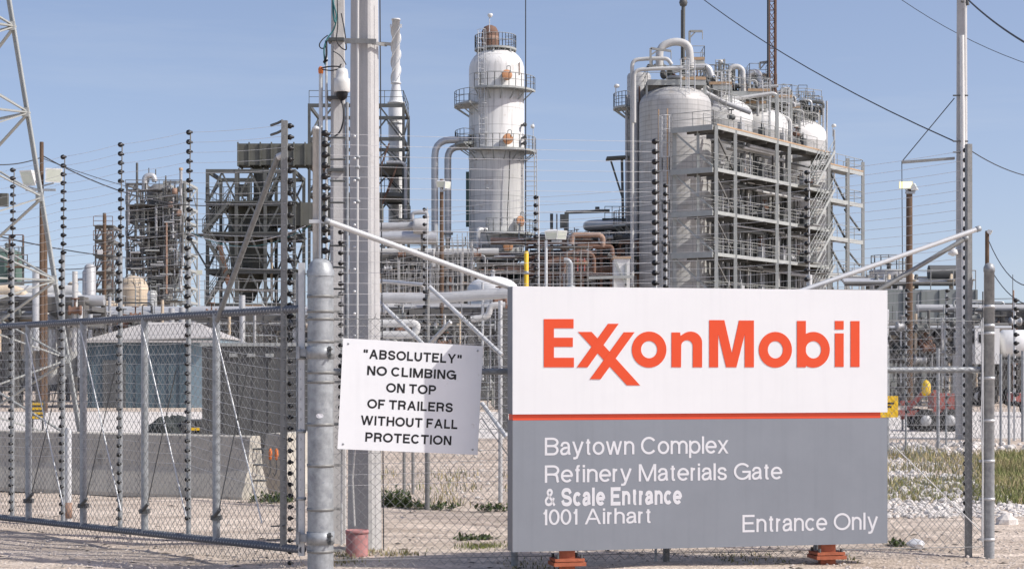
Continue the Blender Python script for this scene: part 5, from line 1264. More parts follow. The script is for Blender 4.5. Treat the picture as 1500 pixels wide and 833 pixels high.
def side_columns():
    Y = 134; c = V((X_(936, Y), Y, 0)); R = 17.5 * Y / F
    t = T('slim_column', 'slim grey column standing just left of the nearest coke drum', 'column', c)
    t.lathe('shell', m_drum, [(R, 0), (R, z_(112, Y)), (R * .9, z_(108.5, Y)), (R * .5, z_(107, Y)), (.02, z_(106.5, Y))], c, 32)
    t.bar('slot_cover', m_rust, P(936.5, 127, Y - R - .05), P(936.5, 163, Y - R - .05), .3, .1)
    arc_deck(t, (c.x, c.y), z_(158, Y), R, R + 1.1, 150, 235); arc_deck(t, (c.x, c.y), z_(330, Y), R, R + 1.1, 150, 235)
    t.tube('drain_pipe', m_pipeg, P(932, 420, Y - 1.3), P(932, 150, Y - 1.3), .2, n=10)
    t.path('support_bracket', m_frame, [P(889, 232, Y), P(920, 230, Y)], .16, 6)
    t.bar('bracket_plate', m_frame, P(888, 233, Y), P(921, 231, Y), 1.4, .14); t.bar('bracket_leg', m_frame, P(895, 236, Y), P(912, 290, Y), .14); t.bar('bracket_leg', m_frame, P(914, 400, Y), P(911, 232, Y), .2)
    t.tube('side_pipe', m_pipeg, P(918, 420, Y - .6), P(918, 140, Y - .6), .12, n=8)
side_columns()
def derricks():
    Y = 131; b = P(1000, 118, Y); t = T('drill_stem', 'dark single mast with ball top rising from the front coke drum', 'mast', b)
    t.tube('stem', m_frame, b, P(1001, 5, Y), .17, .15, n=10); t.lathe('ball', m_steeld, [(.02, -.35), (.25, -.25), (.33, 0), (.25, .25), (.02, .35)], P(1001, 4, Y), 12)
    t.tube('stem_extension', m_steeld, P(1001, 0, Y), P(1001, -30, Y), .08, n=6)
    t.tube('guide_wire', m_cable, P(998, 90, Y - .2), P(998, 15, Y - .2), .04, n=5)
    Y = 142; h = .26; t = T('lattice_mast', 'rusty lattice mast rising out of the top of the coke drum structure', 'mast', P(1131, 140, Y))
    z0, z1 = z_(140, Y), z_(-40, Y); cx = X_(1131, Y)
    cs = [V((cx + a * h, Y + b_ * h, 0)) for a, b_ in ((-1, -1), (1, -1), (1, 1), (-1, 1))]
    for i, c in enumerate(cs): t.bar('chord', m_rust, c + Z * z0, c + Z * z1, .15 if i in (1, 2) else .11)
    n = 13
    for k in range(n):
        za, zb = z0 + (z1 - z0) * k / n, z0 + (z1 - z0) * (k + 1) / n; mb = MB()
        for i in range(4): mb.bar(cs[i] + Z * za, cs[(i + 1) % 4] + Z * zb, .05); mb.bar(cs[i] + Z * za, cs[(i + 1) % 4] + Z * za, .05)
        t.put(mb, 'lacing', m_rust)
    t.tube('hose', m_cable, P(1125, 125, Y - .5), P(1125, -20, Y - .5), .09, n=6)
derricks()
# ------------------------------------------------------------------ generic racks and scaffolds
def rack(name, label, cat, px0, px1, Y, ytops, dep=4., nb=5, seed=1, pipes=10, mats=None, colm=None, rr=(.06, .1, .14, .2, .28), verts=8, valves=6, x_brace=True, fine=0):
    rng = random.Random(seed); x0, x1 = X_(px0, Y), X_(px1, Y); colm = colm or m_rackp; mats = mats or (m_pipeg, m_pipew, m_silver, m_rackp, m_rust)
    t = T(name, label, cat, ((x0 + x1) / 2, Y + dep / 2, 0)); zs = sorted(z_(y, Y) for y in ytops); zt = zs[-1]
    for k in range(nb + 1):
        x = x0 + (x1 - x0) * k / nb
        for d in (0, dep): t.bar('column', colm, (x, Y + d, 0), (x, Y + d, zt), .2)
        for z in zs: t.bar('cross_beam', colm, (x, Y + .1, z - .12), (x, Y + dep - .1, z - .12), .14, .22)
        if x_brace and k < nb and rng.random() < .6: t.bar('brace', colm, (x, Y - .02, zs[0]), (x + (x1 - x0) / nb, Y - .02, zt), .1)
    for z in zs:
        for d in (0, dep): t.bar('long_beam', colm, (x0, Y + d, z - .15), (x1, Y + d, z - .15), .14, .26)
        for k in range(max(1, pipes // len(zs))):
            r = rng.choice(rr); a = x0 + rng.uniform(-1, .25) * 3; b = x1 + rng.uniform(-.25, 1) * 3; d = rng.uniform(.2, dep - .2)
            p = [(a, Y + d, z + r), (b, Y + d, z + r)]
            if rng.random() < .5: e = rng.uniform(x0 + .5, x1 - .5); p = [(a, Y + d, z + r), (e, Y + d, z + r), (e, Y + d - .01, max(.3, z - rng.uniform(1, 4)))]
            t.path('pipe', rng.choice(mats), p, r, 10, bend=r * 3)
    for k in range(verts):
        x = rng.uniform(x0, x1); a = rng.uniform(.2, zt * .6); t.tube('vertical_pipe', rng.choice(mats), (x, Y - .3, a), (x, Y - .3, a + rng.uniform(1, zt - a + 1.2)), rng.choice(rr[:3]), n=8)
    for k in range(fine):
        x = rng.uniform(x0, x1 - .5); d = rng.uniform(-.5, dep); z = rng.uniform(.4, zt + .8); h = rng.uniform(.5, 3.2); l = rng.uniform(-2.5, 2.5); r = rng.choice((.022, .03, .04, .055)) * Y / 100
        t.path('small_pipe', rng.choice((m_pipeg, m_steel, m_rackp, m_steeld, m_silver, m_frame)), [(x, Y + d, max(.1, z - h)), (x, Y + d, z), (x + l, Y + d, z + .02), (x + l, Y + d, z + .02 + rng.choice((-1, 1)) * rng.uniform(.3, 1.5))], r, 6, bend=r * 3)
    for k in range(valves):
        p = V((rng.uniform(x0, x1), Y - rng.uniform(.2, .6), rng.choice(zs) + rng.uniform(-.2, .5)))
        mb = MB().lathe([(.08, -.3), (.22, -.28), (.22, -.2), (.13, -.14), (.18, 0), (.13, .14), (.22, .2), (.22, .28), (.08, .3)], p, 10, ax=(1, .1, 0)); mb.tube(p, p + Z * .5, .04, n=5); mb.lathe([(.18, .48), (.2, .5), (.18, .53)], p, 10)
        t.put(mb, 'valve', rng.choice((m_steeld, m_rust, m_dark, m_pipeg, m_frame)))
    return t
def scaffold(label, px0, px1, Y, ytop, ybot, nx, nz, dep, m, r=.045, seed=1, boards=True):
    rng = random.Random(seed); x0, x1 = X_(px0, Y), X_(px1, Y); z1, z0 = z_(ytop, Y), max(0, z_(ybot, Y))
    t = T('scaffold', label, 'scaffold', ((x0 + x1) / 2, Y + dep / 2, z0))
    for k in range(nx + 1):
        x = x0 + (x1 - x0) * k / nx
        for d in (0, dep): t.tube('standard', m, (x, Y + d, z0), (x, Y + d, z1 + rng.uniform(-.6, .8)), r, n=6)
    for j in range(1, nz + 1):
        z = z0 + (z1 - z0) * j / nz
        for d in (0, dep): t.tube('ledger', m, (x0 - .3, Y + d - .06, z), (x1 + .3, Y + d - .06, z), r * .85, n=6)
        t.tube('ledger', m, (x0 - .3, Y - .06, z + .55), (x1 + .3, Y - .06, z + .55), r * .7, n=6)
        if boards and rng.random() < .6:
            a = rng.randrange(nx); b = rng.randint(a + 1, nx); t.box('board', m_toe if rng.random() < .3 else m_rackp, (x0 + (x1 - x0) * (a + b) / 2 / nx, Y + dep / 2, z + .07), ((x1 - x0) * (b - a) / nx, dep, .05))
    for k in range(nx):
        if rng.random() < .45:
            xa = x0 + (x1 - x0) * k / nx; j = rng.randrange(nz); za = z0 + (z1 - z0) * j / nz; t.tube('brace', m, (xa, Y - .1, za), (xa + (x1 - x0) / nx, Y - .1, za + (z1 - z0) / nz), r * .8, n=6)
    return t
def frame_tower(t, px0, px1, Y, dep, levels, m, nx=2, wd=.3, brace=True, rng=None, beam=.3):
    x0, x1 = X_(px0, Y), X_(px1, Y); zs = [0] + sorted(z_(y, Y) for y in levels)
    for k in range(nx + 1):
        x = x0 + (x1 - x0) * k / nx
        for d in (0, dep): t.bar('column', m, (x, Y + d, 0), (x, Y + d, zs[-1]), wd)
    for a, b in zip(zs, zs[1:]):
        for d in (0, dep):
            t.bar('beam', m, (x0, Y + d, b - .15), (x1, Y + d, b - .15), .18, beam)
            if brace:
                for k in range(nx):
                    xa, xb = x0 + (x1 - x0) * k / nx, x0 + (x1 - x0) * (k + 1) / nx; xm = (xa + xb) / 2
                    t.bar('brace', m, (xa, Y + d, a), (xm, Y + d, b - .25), .13); t.bar('brace', m, (xb, Y + d, a), (xm, Y + d, b - .25), .13)
        for x in (x0, x1):
            t.bar('side_beam', m, (x, Y, b - .15), (x, Y + dep, b - .15), .18, beam)
            if brace: t.bar('brace', m, (x, Y, a), (x, Y + dep, b - .2), .13)
    return x0, x1, zs

# ------------------------------------------------------------------ left: dark duct tower
def duct_tower():
    Y = 130.; t = T('duct_tower', 'dark olive steel tower with big square ducts and outside stairs', 'tower', (X_(370, Y), Y + 3, 0))
    x0, x1, zs = frame_tower(t, 304, 431, Y, 6., (445, 395, 341, 296, 248), m_frame, 3, .24)
    for y in (445, 395, 341, 296): t.box('floor_deck', m_frame, ((x0 + x1) / 2, Y + 3, z_(y, Y) + .02), (x1 - x0 + .4, 6.4, .1))
    for y in (341, 296, 395):
        o = t.put(railing_mb([(x0 - .1, Y + 6, z_(y, Y) + .06), (x0 - .1, Y - .15, z_(y, Y) + .06), (x1 + .1, Y - .15, z_(y, Y) + .06)], step=1.4), 'railing', m_frame)
    t.box('side_platform', m_frame, (X_(288, Y), Y + .8, z_(343, Y)), (1.7, 1.6, .14)); t.put(railing_mb([(X_(272, Y), Y + 1.6, z_(342, Y)), (X_(272, Y), Y, z_(342, Y)), (X_(304, Y), Y, z_(342, Y))], step=.9), 'railing', m_frame)
    t.bar('brace', m_frame, P(276, 346, Y), P(303, 392, Y), .13)
    for a, b in (((298, 341), (336, 297)), ((330, 395), (300, 345)), ((302, 445), (335, 397))): t.put(stair_mb(P(*a, Y - .7), P(*b, Y - .7), (0, 1, 0), .8), 'stair', m_frame)
    def duct(px0, px1, y0, y1, Yc, d, ribs, m=m_olive):
        c = (P(px0, y0, Yc) + P(px1, y1, Yc)) / 2; sx, sz = X_(px1, Yc) - X_(px0, Yc), z_(y0, Yc) - z_(y1, Yc)
        o = t.box('duct', m, c, (sx, d, sz))
        mb = MB()
        for k in range(ribs + 1):
            x = c.x - sx / 2 + sx * k / ribs; mb.box((x, c.y - d / 2 - .06, c.z), (.10, .12, sz + .2)); mb.box((x, c.y, c.z - sz / 2 - .05), (.1, d, .1))
        t.put(mb, 'stiffener', m, under=o); return o
    duct(352, 482, 213, 244, 132.5, 2.2, 8); duct(398, 560, 299, 332, 132.0, 2.6, 7)
    duct(345, 400, 296, 350, 133, 2.6, 3)
    o = t.lathe('hopper', m_olive, [(.5, z_(440, 133)), (1.3, z_(400, 133)), (1.55, z_(350, 133)), (1.55, z_(300, 133))], (X_(362, 133), 133.5, 0), 20, )
    duct(375, 392, 244, 300, 133.2, 1.6, 1)
    t.put(stair_mb(P(392, 296, 131), P(412, 250, 131), (0, 1, 0), .8), 'stair', m_frame)
    t.bar('red_leg', m_rust, P(322, 360, Y - .2), P(336, 420, Y - .2), .55, .3)
    t.bar('panel_leg', m_buff, P(398, 348, Y + 1), P(398, 440, Y + 1), .6, .1)
    for px, ya, yb in ((312, 330, 300), (356, 296, 262), (420, 296, 252)): t.box('control_box', m_frame, P(px, (ya + yb) / 2, Y + .5), (.7, .5, .9))
    for px in (350, 368, 386, 412): t.bar('hanger', m_frame, P(px, 300, Y + 1), P(px, 246, Y + 1), .1)
    t.box('rail_support', m_rust, P(470, 247, 131), (1.2, .8, .2))
duct_tower()
def stack():
    Y = 150.; c = V((X_(580, Y), Y, 0)); t = T('flue_stack', 'slender white flue stack with spiral strakes rising behind the thick pole', 'chimney', c)
    zt = z_(30, Y); t.lathe('shaft', m_vwhite, [(.66, 0), (.66, z_(155, Y)), (.62, z_(152, Y)), (.36, z_(124, Y)), (.345, zt), (.40, zt), (.40, zt + .12), (.3, zt + .12)], c, 28)
    for ph in range(3):
        pts = []; rings = []
        for k in range(60):
            z = z_(120, Y) + (zt - .6 - z_(120, Y)) * k / 59; a = ph * 2.094 + z * 1.5; p = V((cos(a), sin(a), 0)); rings.append([c + p * .34 + Z * z, c + p * .47 + Z * z, c + p * .47 + Z * (z + .05), c + p * .34 + Z * (z + .05)])
        t.put(MB().loops(rings, smooth=False), 'strake', m_vwhite)
    for y in (123, 152, 182): t.lathe('ring_joint', m_vwhite, [(.36 if y < 130 else .67, z_(y, Y)), (.45 if y < 130 else .75, z_(y, Y)), (.45 if y < 130 else .75, z_(y, Y) + .12), (.36 if y < 130 else .67, z_(y, Y) + .12)], c, 24)
    for a in (0, 180): t.box('lifting_lug', m_vwhite, c + V((cos(radians(a)) * .45, 0, zt - .5)), (.14, .1, .3))
    Y = 142.; t = T('lattice_tower', 'tall open steel lattice frame surrounding the white flue stack', 'frame', (X_(525, Y), Y + 4, 0))
    x0, x1, zs = frame_tower(t, 453, 591, Y, 7., (330, 282, 240, 201, 152), m_frame, 2, .22)
    for y in (152, 240, 282, 330): t.box('floor_deck', m_frame, ((x0 + x1) / 2, Y + 3.5, z_(y, Y) - .1), (x1 - x0, 7.2, .12)) if y != 152 else None
    for y in (152, 240, 282): t.put(railing_mb([(x0, Y - .1, z_(y, Y)), (x1, Y - .1, z_(y, Y)), (x1, Y + 7, z_(y, Y))], step=1.6), 'railing', m_frame)
    t.path('downpipe', m_pipeg, [P(566, 238, Y - .3), P(594, 238, Y - .3), P(594, 330, Y - .3)], .14, 8, bend=.5)
    for px, y in ((562, 250), (574, 282), (566, 300)): t.bar('brace', m_rust, P(px - 6, y, Y - .2), P(px + 8, y - 40, Y - .2), .12)
    t.box('side_platform', m_frame, P(594, 322, Y), (1.2, 2, .12)); t.put(railing_mb([P(586, 321, Y - 1), P(601, 321, Y - 1), P(601, 321, Y + 1)], step=.7), 'railing', m_frame)
stack()
def big_pipes():
    for lab, Y, pts, r, m in (('thick grey horizontal pipe with boxed end left of the riser pipes', 120, [(545, 333), (618, 331)], .32, m_pipeg), ('fat silver pipe below the boxed grey pipe', 124, [(540, 347), (640, 349)], .48, m_silver),
                              ('long pale bluish pipe running low across the middle above the weeds', 60, [(540, 436), (650, 436), (760, 428)], .19, m_pipeg), ('white pipe elbow rising beside the left edge of the entrance sign', 45, [(690, 468), (700, 466), (716, 463), (718, 447), (740, 447)], .09, m_pipew),
                              ('white pipe bending up behind the warning sign', 50, [(540, 490), (608, 490), (611, 476), (604, 473), (556, 474)], .12, m_pipew)):
        t = T('process_pipe', lab, 'pipe', P(*pts[0], Y)); t.path('pipe', m, [P(x, y, Y) for x, y in pts], r, 14, bend=r * 2.5)
        for px, py in (pts[0], pts[-1]):
            q = P(px, py, Y); t.bar('support', m_rackp, V((q.x, q.y, 0)), q - Z * r, .16)
        if 'boxed' in lab:
            t.lathe('end_box', m_pipew, [(.1, -.5), (.5, -.45), (.55, -.3), (.55, .5), (.5, .6), (.1, .62)], P(615, 331, Y - .3), 8, ax=(1, 0, 0)); t.path('bypass', m_pipeg, [P(604, 322, Y), P(604, 312, Y), P(625, 311, Y), P(626, 322, Y)], .14, 8, bend=.2)
big_pipes()
def gap_blocks():  # dark blocks added to give shade between pipes, plus a white domed tank
    Y = 138.; x0, x1 = X_(548, Y), X_(686, Y); zt = z_(366, Y)
    t = T('gap_block', 'dark green black block added to darken the gap left of the white column', 'building', ((x0 + x1) / 2, Y + 5, 0))
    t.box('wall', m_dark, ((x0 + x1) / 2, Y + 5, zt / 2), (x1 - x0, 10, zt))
    mb = MB()
    for k in range(14): mb.box((x0 + (x1 - x0) * (k + .5) / 14, Y - .1, zt / 2), (.25, .2, zt))
    t.put(mb, 'block_rib', m_frame)
    for k in range(4): t.box('catwalk', m_frame, ((x0 + x1) / 2, Y - .6, zt * (k + 1) / 4.3), (x1 - x0, 1, .12)); t.put(railing_mb([(x0, Y - 1.1, zt * (k + 1) / 4.3), (x1, Y - 1.1, zt * (k + 1) / 4.3)], step=2.5), 'railing', m_frame)
    Y = 140.; x0, x1 = X_(776, Y), X_(922, Y); zt = z_(366, Y)
    t = T('gap_block', 'dark block added as backdrop shade between the white column and coke drums', 'building', ((x0 + x1) / 2, Y + 5, 0))
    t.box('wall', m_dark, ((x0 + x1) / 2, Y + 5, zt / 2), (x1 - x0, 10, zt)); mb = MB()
    for k in range(9): mb.box((x0 + (x1 - x0) * (k + .5) / 9, Y - .1, zt / 2), (.25, .2, zt))
    t.put(mb, 'block_rib', m_frame)
    Y = 146.; x0, x1 = X_(680, Y), X_(778, Y); zt = z_(392, Y)
    t = T('gap_block', 'low dark block added as shade behind the foot of the white column', 'building', ((x0 + x1) / 2, Y + 5, 0))
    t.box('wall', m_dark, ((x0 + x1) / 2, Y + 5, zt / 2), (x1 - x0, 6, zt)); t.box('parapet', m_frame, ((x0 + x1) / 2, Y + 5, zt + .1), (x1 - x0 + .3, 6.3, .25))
    Y = 100.; c = V((X_(722, Y), Y, 0)); R = 1.5; zs = z_(425, Y)
    t = T('domed_tank', 'white domed vessel just above the left corner of the entrance sign', 'tank', c)
    t.lathe('shell', m_vwhite, [(R, 0), (R, zs)], c, 36); t.lathe('roof', m_vwhite, [(R + .02, zs - .04)] + [(R * cos(a), zs + .02 + .8 * sin(a)) for a in [k * pi / 16 for k in range(8)]] + [(.02, zs + .82)], c, 36)
    t.lathe('vent', m_pipeg, [(.12, zs + .8), (.12, zs + 1.1), (.2, zs + 1.1), (.02, zs + 1.2)], c, 10)
gap_blocks()
warm = (m_rust, m_rackp, m_pipeg, m_steeld, m_rustp); pale = (m_pipew, m_pipeg, m_silver, m_pipeg, m_buff)
rack('pipe_rack', 'crowded pipe rack in front of the dark backdrop left of the white column', 'pipe rack', 548, 700, 128, (372, 398, 425, 450), 5, 6, 31, 22, warm + pale, verts=20, valves=14, fine=70)
rack('pipe_rack', 'low pipe rack with pale pipes behind the warning sign', 'pipe rack', 540, 760, 72, (452, 478, 500), 4, 7, 32, 20, pale + (m_rackp,), verts=18, valves=14, rr=(.04, .06, .08, .12, .16), fine=80)
rack('pipe_rack', 'rusty pipe rack right of the white column', 'pipe rack', 772, 935, 132, (352, 374, 398), 5, 6, 33, 20, (m_rust, m_rust, m_rackp, m_pipeg, m_rustp), m_rust, verts=16, valves=18, fine=70)
rack('pipe_rack', 'pale pipe rack seen through the fence right of the entrance sign', 'pipe rack', 1215, 1425, 80, (482, 500, 522), 4, 8, 34, 24, pale + (m_rackp,), verts=22, valves=16, rr=(.05, .07, .1, .14, .18), fine=80)
rack('pipe_rack', 'white insulated pipe rack behind the lattice tower at far left', 'pipe rack', -40, 120, 75, (434, 446, 470), 4, 5, 35, 12, (m_pipew, m_pipew, m_buff, m_silver), m_rackp, verts=6, valves=4, rr=(.12, .18, .24, .3, .3), x_brace=False)
rack('pipe_rack', 'low pipe rack with silver and buff pipes behind the metal shed', 'pipe rack', 70, 470, 88, (462, 476), 4, 10, 36, 18, pale, m_rackp, verts=18, valves=14, rr=(.08, .12, .16, .2, .28), x_brace=False, fine=60)
rack('pipe_rack', 'distant low pipe rack behind the right corner post', 'pipe rack', 1420, 1540, 85, (456, 474, 500, 522), 4, 5, 37, 14, pale + warm, verts=10, valves=6, rr=(.05, .08, .12, .16, .2), fine=40)
scaffold('tall pale tube scaffold just left of the foot of the white column', 640, 692, 116, 352, 520, 7, 8, 2.2, m_scaf, .026, 41)
scaffold('wide pale tube scaffold below the riser pipes', 566, 640, 113, 385, 520, 9, 6, 2.2, m_scaf, .026, 42)
scaffold('pale tube scaffold against the base of the white column', 694, 772, 118, 388, 500, 8, 5, 2.0, m_scaf, .026, 43)
scaffold('grey tube scaffold among the rusty pipes right of the white column', 790, 862, 122, 362, 480, 7, 5, 2.0, m_scaf, .026, 44)
scaffold('low tube scaffold at the foot of the coke drum structure at right', 1195, 1290, 112, 400, 520, 9, 5, 2.2, m_scaf, .026, 45)
scaffold('low buff tube scaffold in front of the dark duct tower', 300, 440, 105, 425, 520, 10, 4, 2.0, m_scaf, .026, 46)
def rusty_bits():
    Y = 126; t = T('gooseneck_pipes', 'rusty gooseneck pipes looping over the rack beside the coke drums', 'pipe', P(850, 370, Y))
    for pts, r, m in (([(838, 358), (838, 344), (878, 344), (883, 348), (883, 362)], .2, m_rustp), ([(845, 372), (845, 361), (896, 361), (897, 370), (897, 378)], .17, m_rust), ([(826, 400), (826, 372), (850, 366), (870, 372), (870, 400)], .16, m_rust),
                      ([(800, 385), (830, 378), (862, 386)], .2, m_rust), ([(905, 400), (905, 378), (890, 374)], .18, m_rackp)):
        t.path('pipe', m, [P(x, y, Y) for x, y in pts], r, 10, bend=.7)
    for px in (846, 851, 856): t.tube('rod', m_redp, P(px, 378, Y - .6), P(px, 397, Y - .6), .06, n=6)
    Y = 138; c = P(898, 331, Y); t = T('ring_duct', 'fat silver ring duct with banded cladding left of the coke drums', 'duct', c)
    R, r = 1.5, .42; rings = []
    for k in range(40):
        a = 2 * pi * k / 40; p = V((cos(a) * R * 1.35, sin(a) * R, 0)); d = V((cos(a), sin(a), 0)); rings.append([c + p + d * cos(b) * r + Z * sin(b) * r for b in [j * 2 * pi / 12 for j in range(12)]])
    t.put(MB().loops(rings + [rings[0]], caps=False), 'duct', m_silver)
    t.lathe('drum', m_steeld, [(1.3, -5), (1.3, -.35), (1.0, -.3)], c, 24)
    for a in (200, 250, 300, 340): p = c + V((cos(radians(a)) * 1.9, sin(radians(a)) * 1.5, -.4)); t.bar('support', m_steeld, V((p.x, p.y, 0)), p, .2)
    t.bar('gantry', m_frame, P(829, 311, Y), P(893, 309, Y), .3, .25); t.bar('gantry_leg', m_frame, P(830, 400, Y), P(830, 310, Y), .34); t.box('gantry_box', m_steeld, P(824, 324, Y), (.4, .4, 1.1))
    t.put(railing_mb([P(886, 322, Y - 1.5), P(918, 322, Y - 1.5)], step=.6), 'railing', m_frame); t.put(MB().box(P(902, 322, Y - 1), (2.2, 1.4, .15)), 'platform', m_frame)
    t.tube('tall_pipe', m_steeld, P(875, 311, Y), P(875, 303, Y), .18, n=8); t.bar('post', m_frame, P(808, 370, Y), P(808, 313, Y), .25)
    Y = 118; c = P(911, 400, Y); t = T('white_cabin', 'white panelled cabin with buff roof edge at the foot of the slim column', 'cabin', (c.x, Y, 0))
    t.box('wall', m_vwhite, (c.x, Y + .8, z_(378, Y) / 2), (1.1, 1.6, z_(378, Y))); t.box('roof', m_toe, (c.x, Y + .8, z_(377, Y)), (1.25, 1.8, .14))
    for a, b in (((902, 383), (917, 418)), ((917, 385), (917, 440))): t.bar('frame_strut', m_steel, P(*a, Y - .08), P(*b, Y - .08), .1)
    t.bar('pipe_rail', m_steel, P(862, 407, Y - .4), P(928, 405, Y - .4), .2)
    Y = 34; t = T('bent_vent', 'small bent galvanised vent pipe above the left half of the entrance sign', 'pipe', P(835, 640, Y))
    t.path('pipe', m_galv, [V((X_(836, Y), Y, 0)), P(836, 386, Y), P(832, 381, Y), P(826, 381, Y)], .05, 8, bend=.12)
    t.lathe('flange', m_galv, [(.06, -.02), (.09, -.02), (.09, .02), (.06, .02)], P(836, 420, Y), 10)
rusty_bits()

# ------------------------------------------------------------------ far left units
def reactor():
    Y = 220.; t = T('reactor_tower', 'big dark rusty reactor wrapped in steel scaffold levels at left distance', 'tower', (X_(232, Y), Y + 5, 0))
    x0, x1, zs = frame_tower(t, 186, 209, Y, 8, (268, 300, 322, 346, 368, 392, 418, 440), m_tower, 1, .22)
    frame_tower(t, 240, 272, Y, 8, (265, 300, 322, 346, 368, 392, 418, 440), m_steel, 2, .2)
    c = V((X_(225, Y), Y + 4, 0)); R = 1.7
    t.lathe('shell', m_tower, [(R, 0), (R, z_(278, Y)), (R * .9, z_(272, Y)), (R * .55, z_(266, Y)), (.02, z_(264, Y))], c, 28)
    for k, y in enumerate((277, 300, 322, 346, 368, 392, 418, 440)):
        z = z_(y, Y); d = t.box('floor_deck', m_rackp, (X_(227, Y), Y + 1, z - .1), (X_(268, Y) - X_(186, Y), 3.5 if k % 2 else 2, .16)); t.put(railing_mb([(X_(186, Y), Y - .9, z), (X_(268, Y), Y - .9, z)], step=1.6, r=.045), 'railing', m_rackp, under=d)
    t.path('top_elbow', m_silver, [P(212, 278, Y), P(212, 258, Y), P(225, 257, Y), P(227, 266, Y)], .38, 12, bend=1.0)
    t.tube('flue', m_pipeg, P(265, 430, Y - .5), P(265, 247, Y - .5), .2, n=8); t.lathe('flue_tip', m_toe, [(.26, -.3), (.26, 0), (.2, .02)], P(265, 246, Y - .5), 10)
    t.tube('orange_pipe', m_rustp, P(244, 430, Y - 1), P(244, 326, Y - 1), .12, n=8)
    rng = random.Random(12)
    for k in range(70):
        px = rng.uniform(188, 270); y = rng.uniform(290, 440); t.tube('vertical_pipe', rng.choice((m_steeld, m_rackp, m_pipeg, m_frame)), P(px, y, Y - .7 * rng.random() - .2), P(px, y - rng.uniform(15, 60), Y - .5), rng.choice((.07, .1, .16)), n=6)
    for k in range(60):
        px = rng.uniform(186, 255); y = rng.uniform(285, 440); t.tube('level_pipe', rng.choice((m_steeld, m_rackp, m_steel, m_frame, m_pipeg)), P(px, y, Y - 1), P(px + rng.uniform(6, 22), y, Y - 1), rng.choice((.08, .12)), n=6)
    for pa, pb, ya, yb in ((190, 206, 300, 322), (241, 256, 276, 300), (243, 266, 322, 346), (188, 207, 368, 392), (241, 262, 368, 418), (206, 243, 346, 368), (206, 243, 300, 322), (254, 270, 300, 322)):
        t.box('cladding_panel', m_tower, (P(pa, ya, Y + 2.5) + P(pb, yb, Y + 2.5)) / 2, (X_(pb, Y) - X_(pa, Y), .2, (yb - ya) * Y / F))
    for px, y in ((218, 246), (228, 248)): t.tube('vent_pipe', m_rackp, P(px, 268, Y), P(px, y, Y), .07, n=5)
    for px, y in ((256, 280), (250, 300), (262, 312)): t.lathe('small_drum', m_rustp, [(.1, -.4), (.35, -.35), (.35, .35), (.1, .4)], P(px, y, Y - .6), 10)
    Y = 200.; t = T('stack_tower', 'small rusty steel tower with thin vessel left of the reactor tower', 'tower', (X_(152, Y), Y + 2, 0))
    frame_tower(t, 140, 166, Y, 4, (331, 352, 374, 398, 424), m_tower, 2, .16)
    t.lathe('vessel', m_tower, [(.55, 0), (.55, z_(340, Y)), (.3, z_(334, Y)), (.02, z_(332, Y))], (X_(150, Y), Y + 2, 0), 16)
    for y in (331, 352, 374, 398, 424): t.box('floor_deck', m_rackp, (X_(153, Y), Y, z_(y, Y)), (2.3, 1.6, .12)); t.put(railing_mb([(X_(139, Y), Y - .7, z_(y, Y)), (X_(167, Y), Y - .7, z_(y, Y))], step=1, r=.04), 'railing', m_rust)
    t.box('white_tank', m_vwhite, P(147, 369, Y - 1), (.6, .5, .5)); t.tube('vent_pipe', m_rust, P(155, 330, Y), P(155, 316, Y), .08, n=6)
    Y = 190; t = T('silo_pair', 'pair of slim grey silos with linking pipe beside the small rusty tower', 'silo', (X_(132, Y), Y, 0))
    for px, yt, r in ((132, 390, .62), (126, 398, .4)): t.lathe('silo', m_pipeg, [(r, 0), (r, z_(yt, Y)), (r * .6, z_(yt - 3, Y)), (.02, z_(yt - 4, Y))], (X_(px, Y), Y, 0), 18)
    t.path('link_pipe', m_pipeg, [P(112, 440, Y), P(112, 409, Y), P(128, 409, Y)], .14, 8, bend=.4)
    Y = 170; c = V((X_(107, Y), Y, 0)); t = T('short_tank', 'short buff upright tank between the lattice tower and silos', 'tank', c)
    t.lathe('shell', m_buff, [(.5, 0), (.5, z_(415, Y)), (.35, z_(413, Y)), (.02, z_(412.5, Y))], c, 20); t.lathe('rim', m_rackp, [(.5, z_(416.5, Y)), (.54, z_(416.5, Y)), (.54, z_(415.5, Y)), (.5, z_(415.5, Y))], c, 20)
reactor()
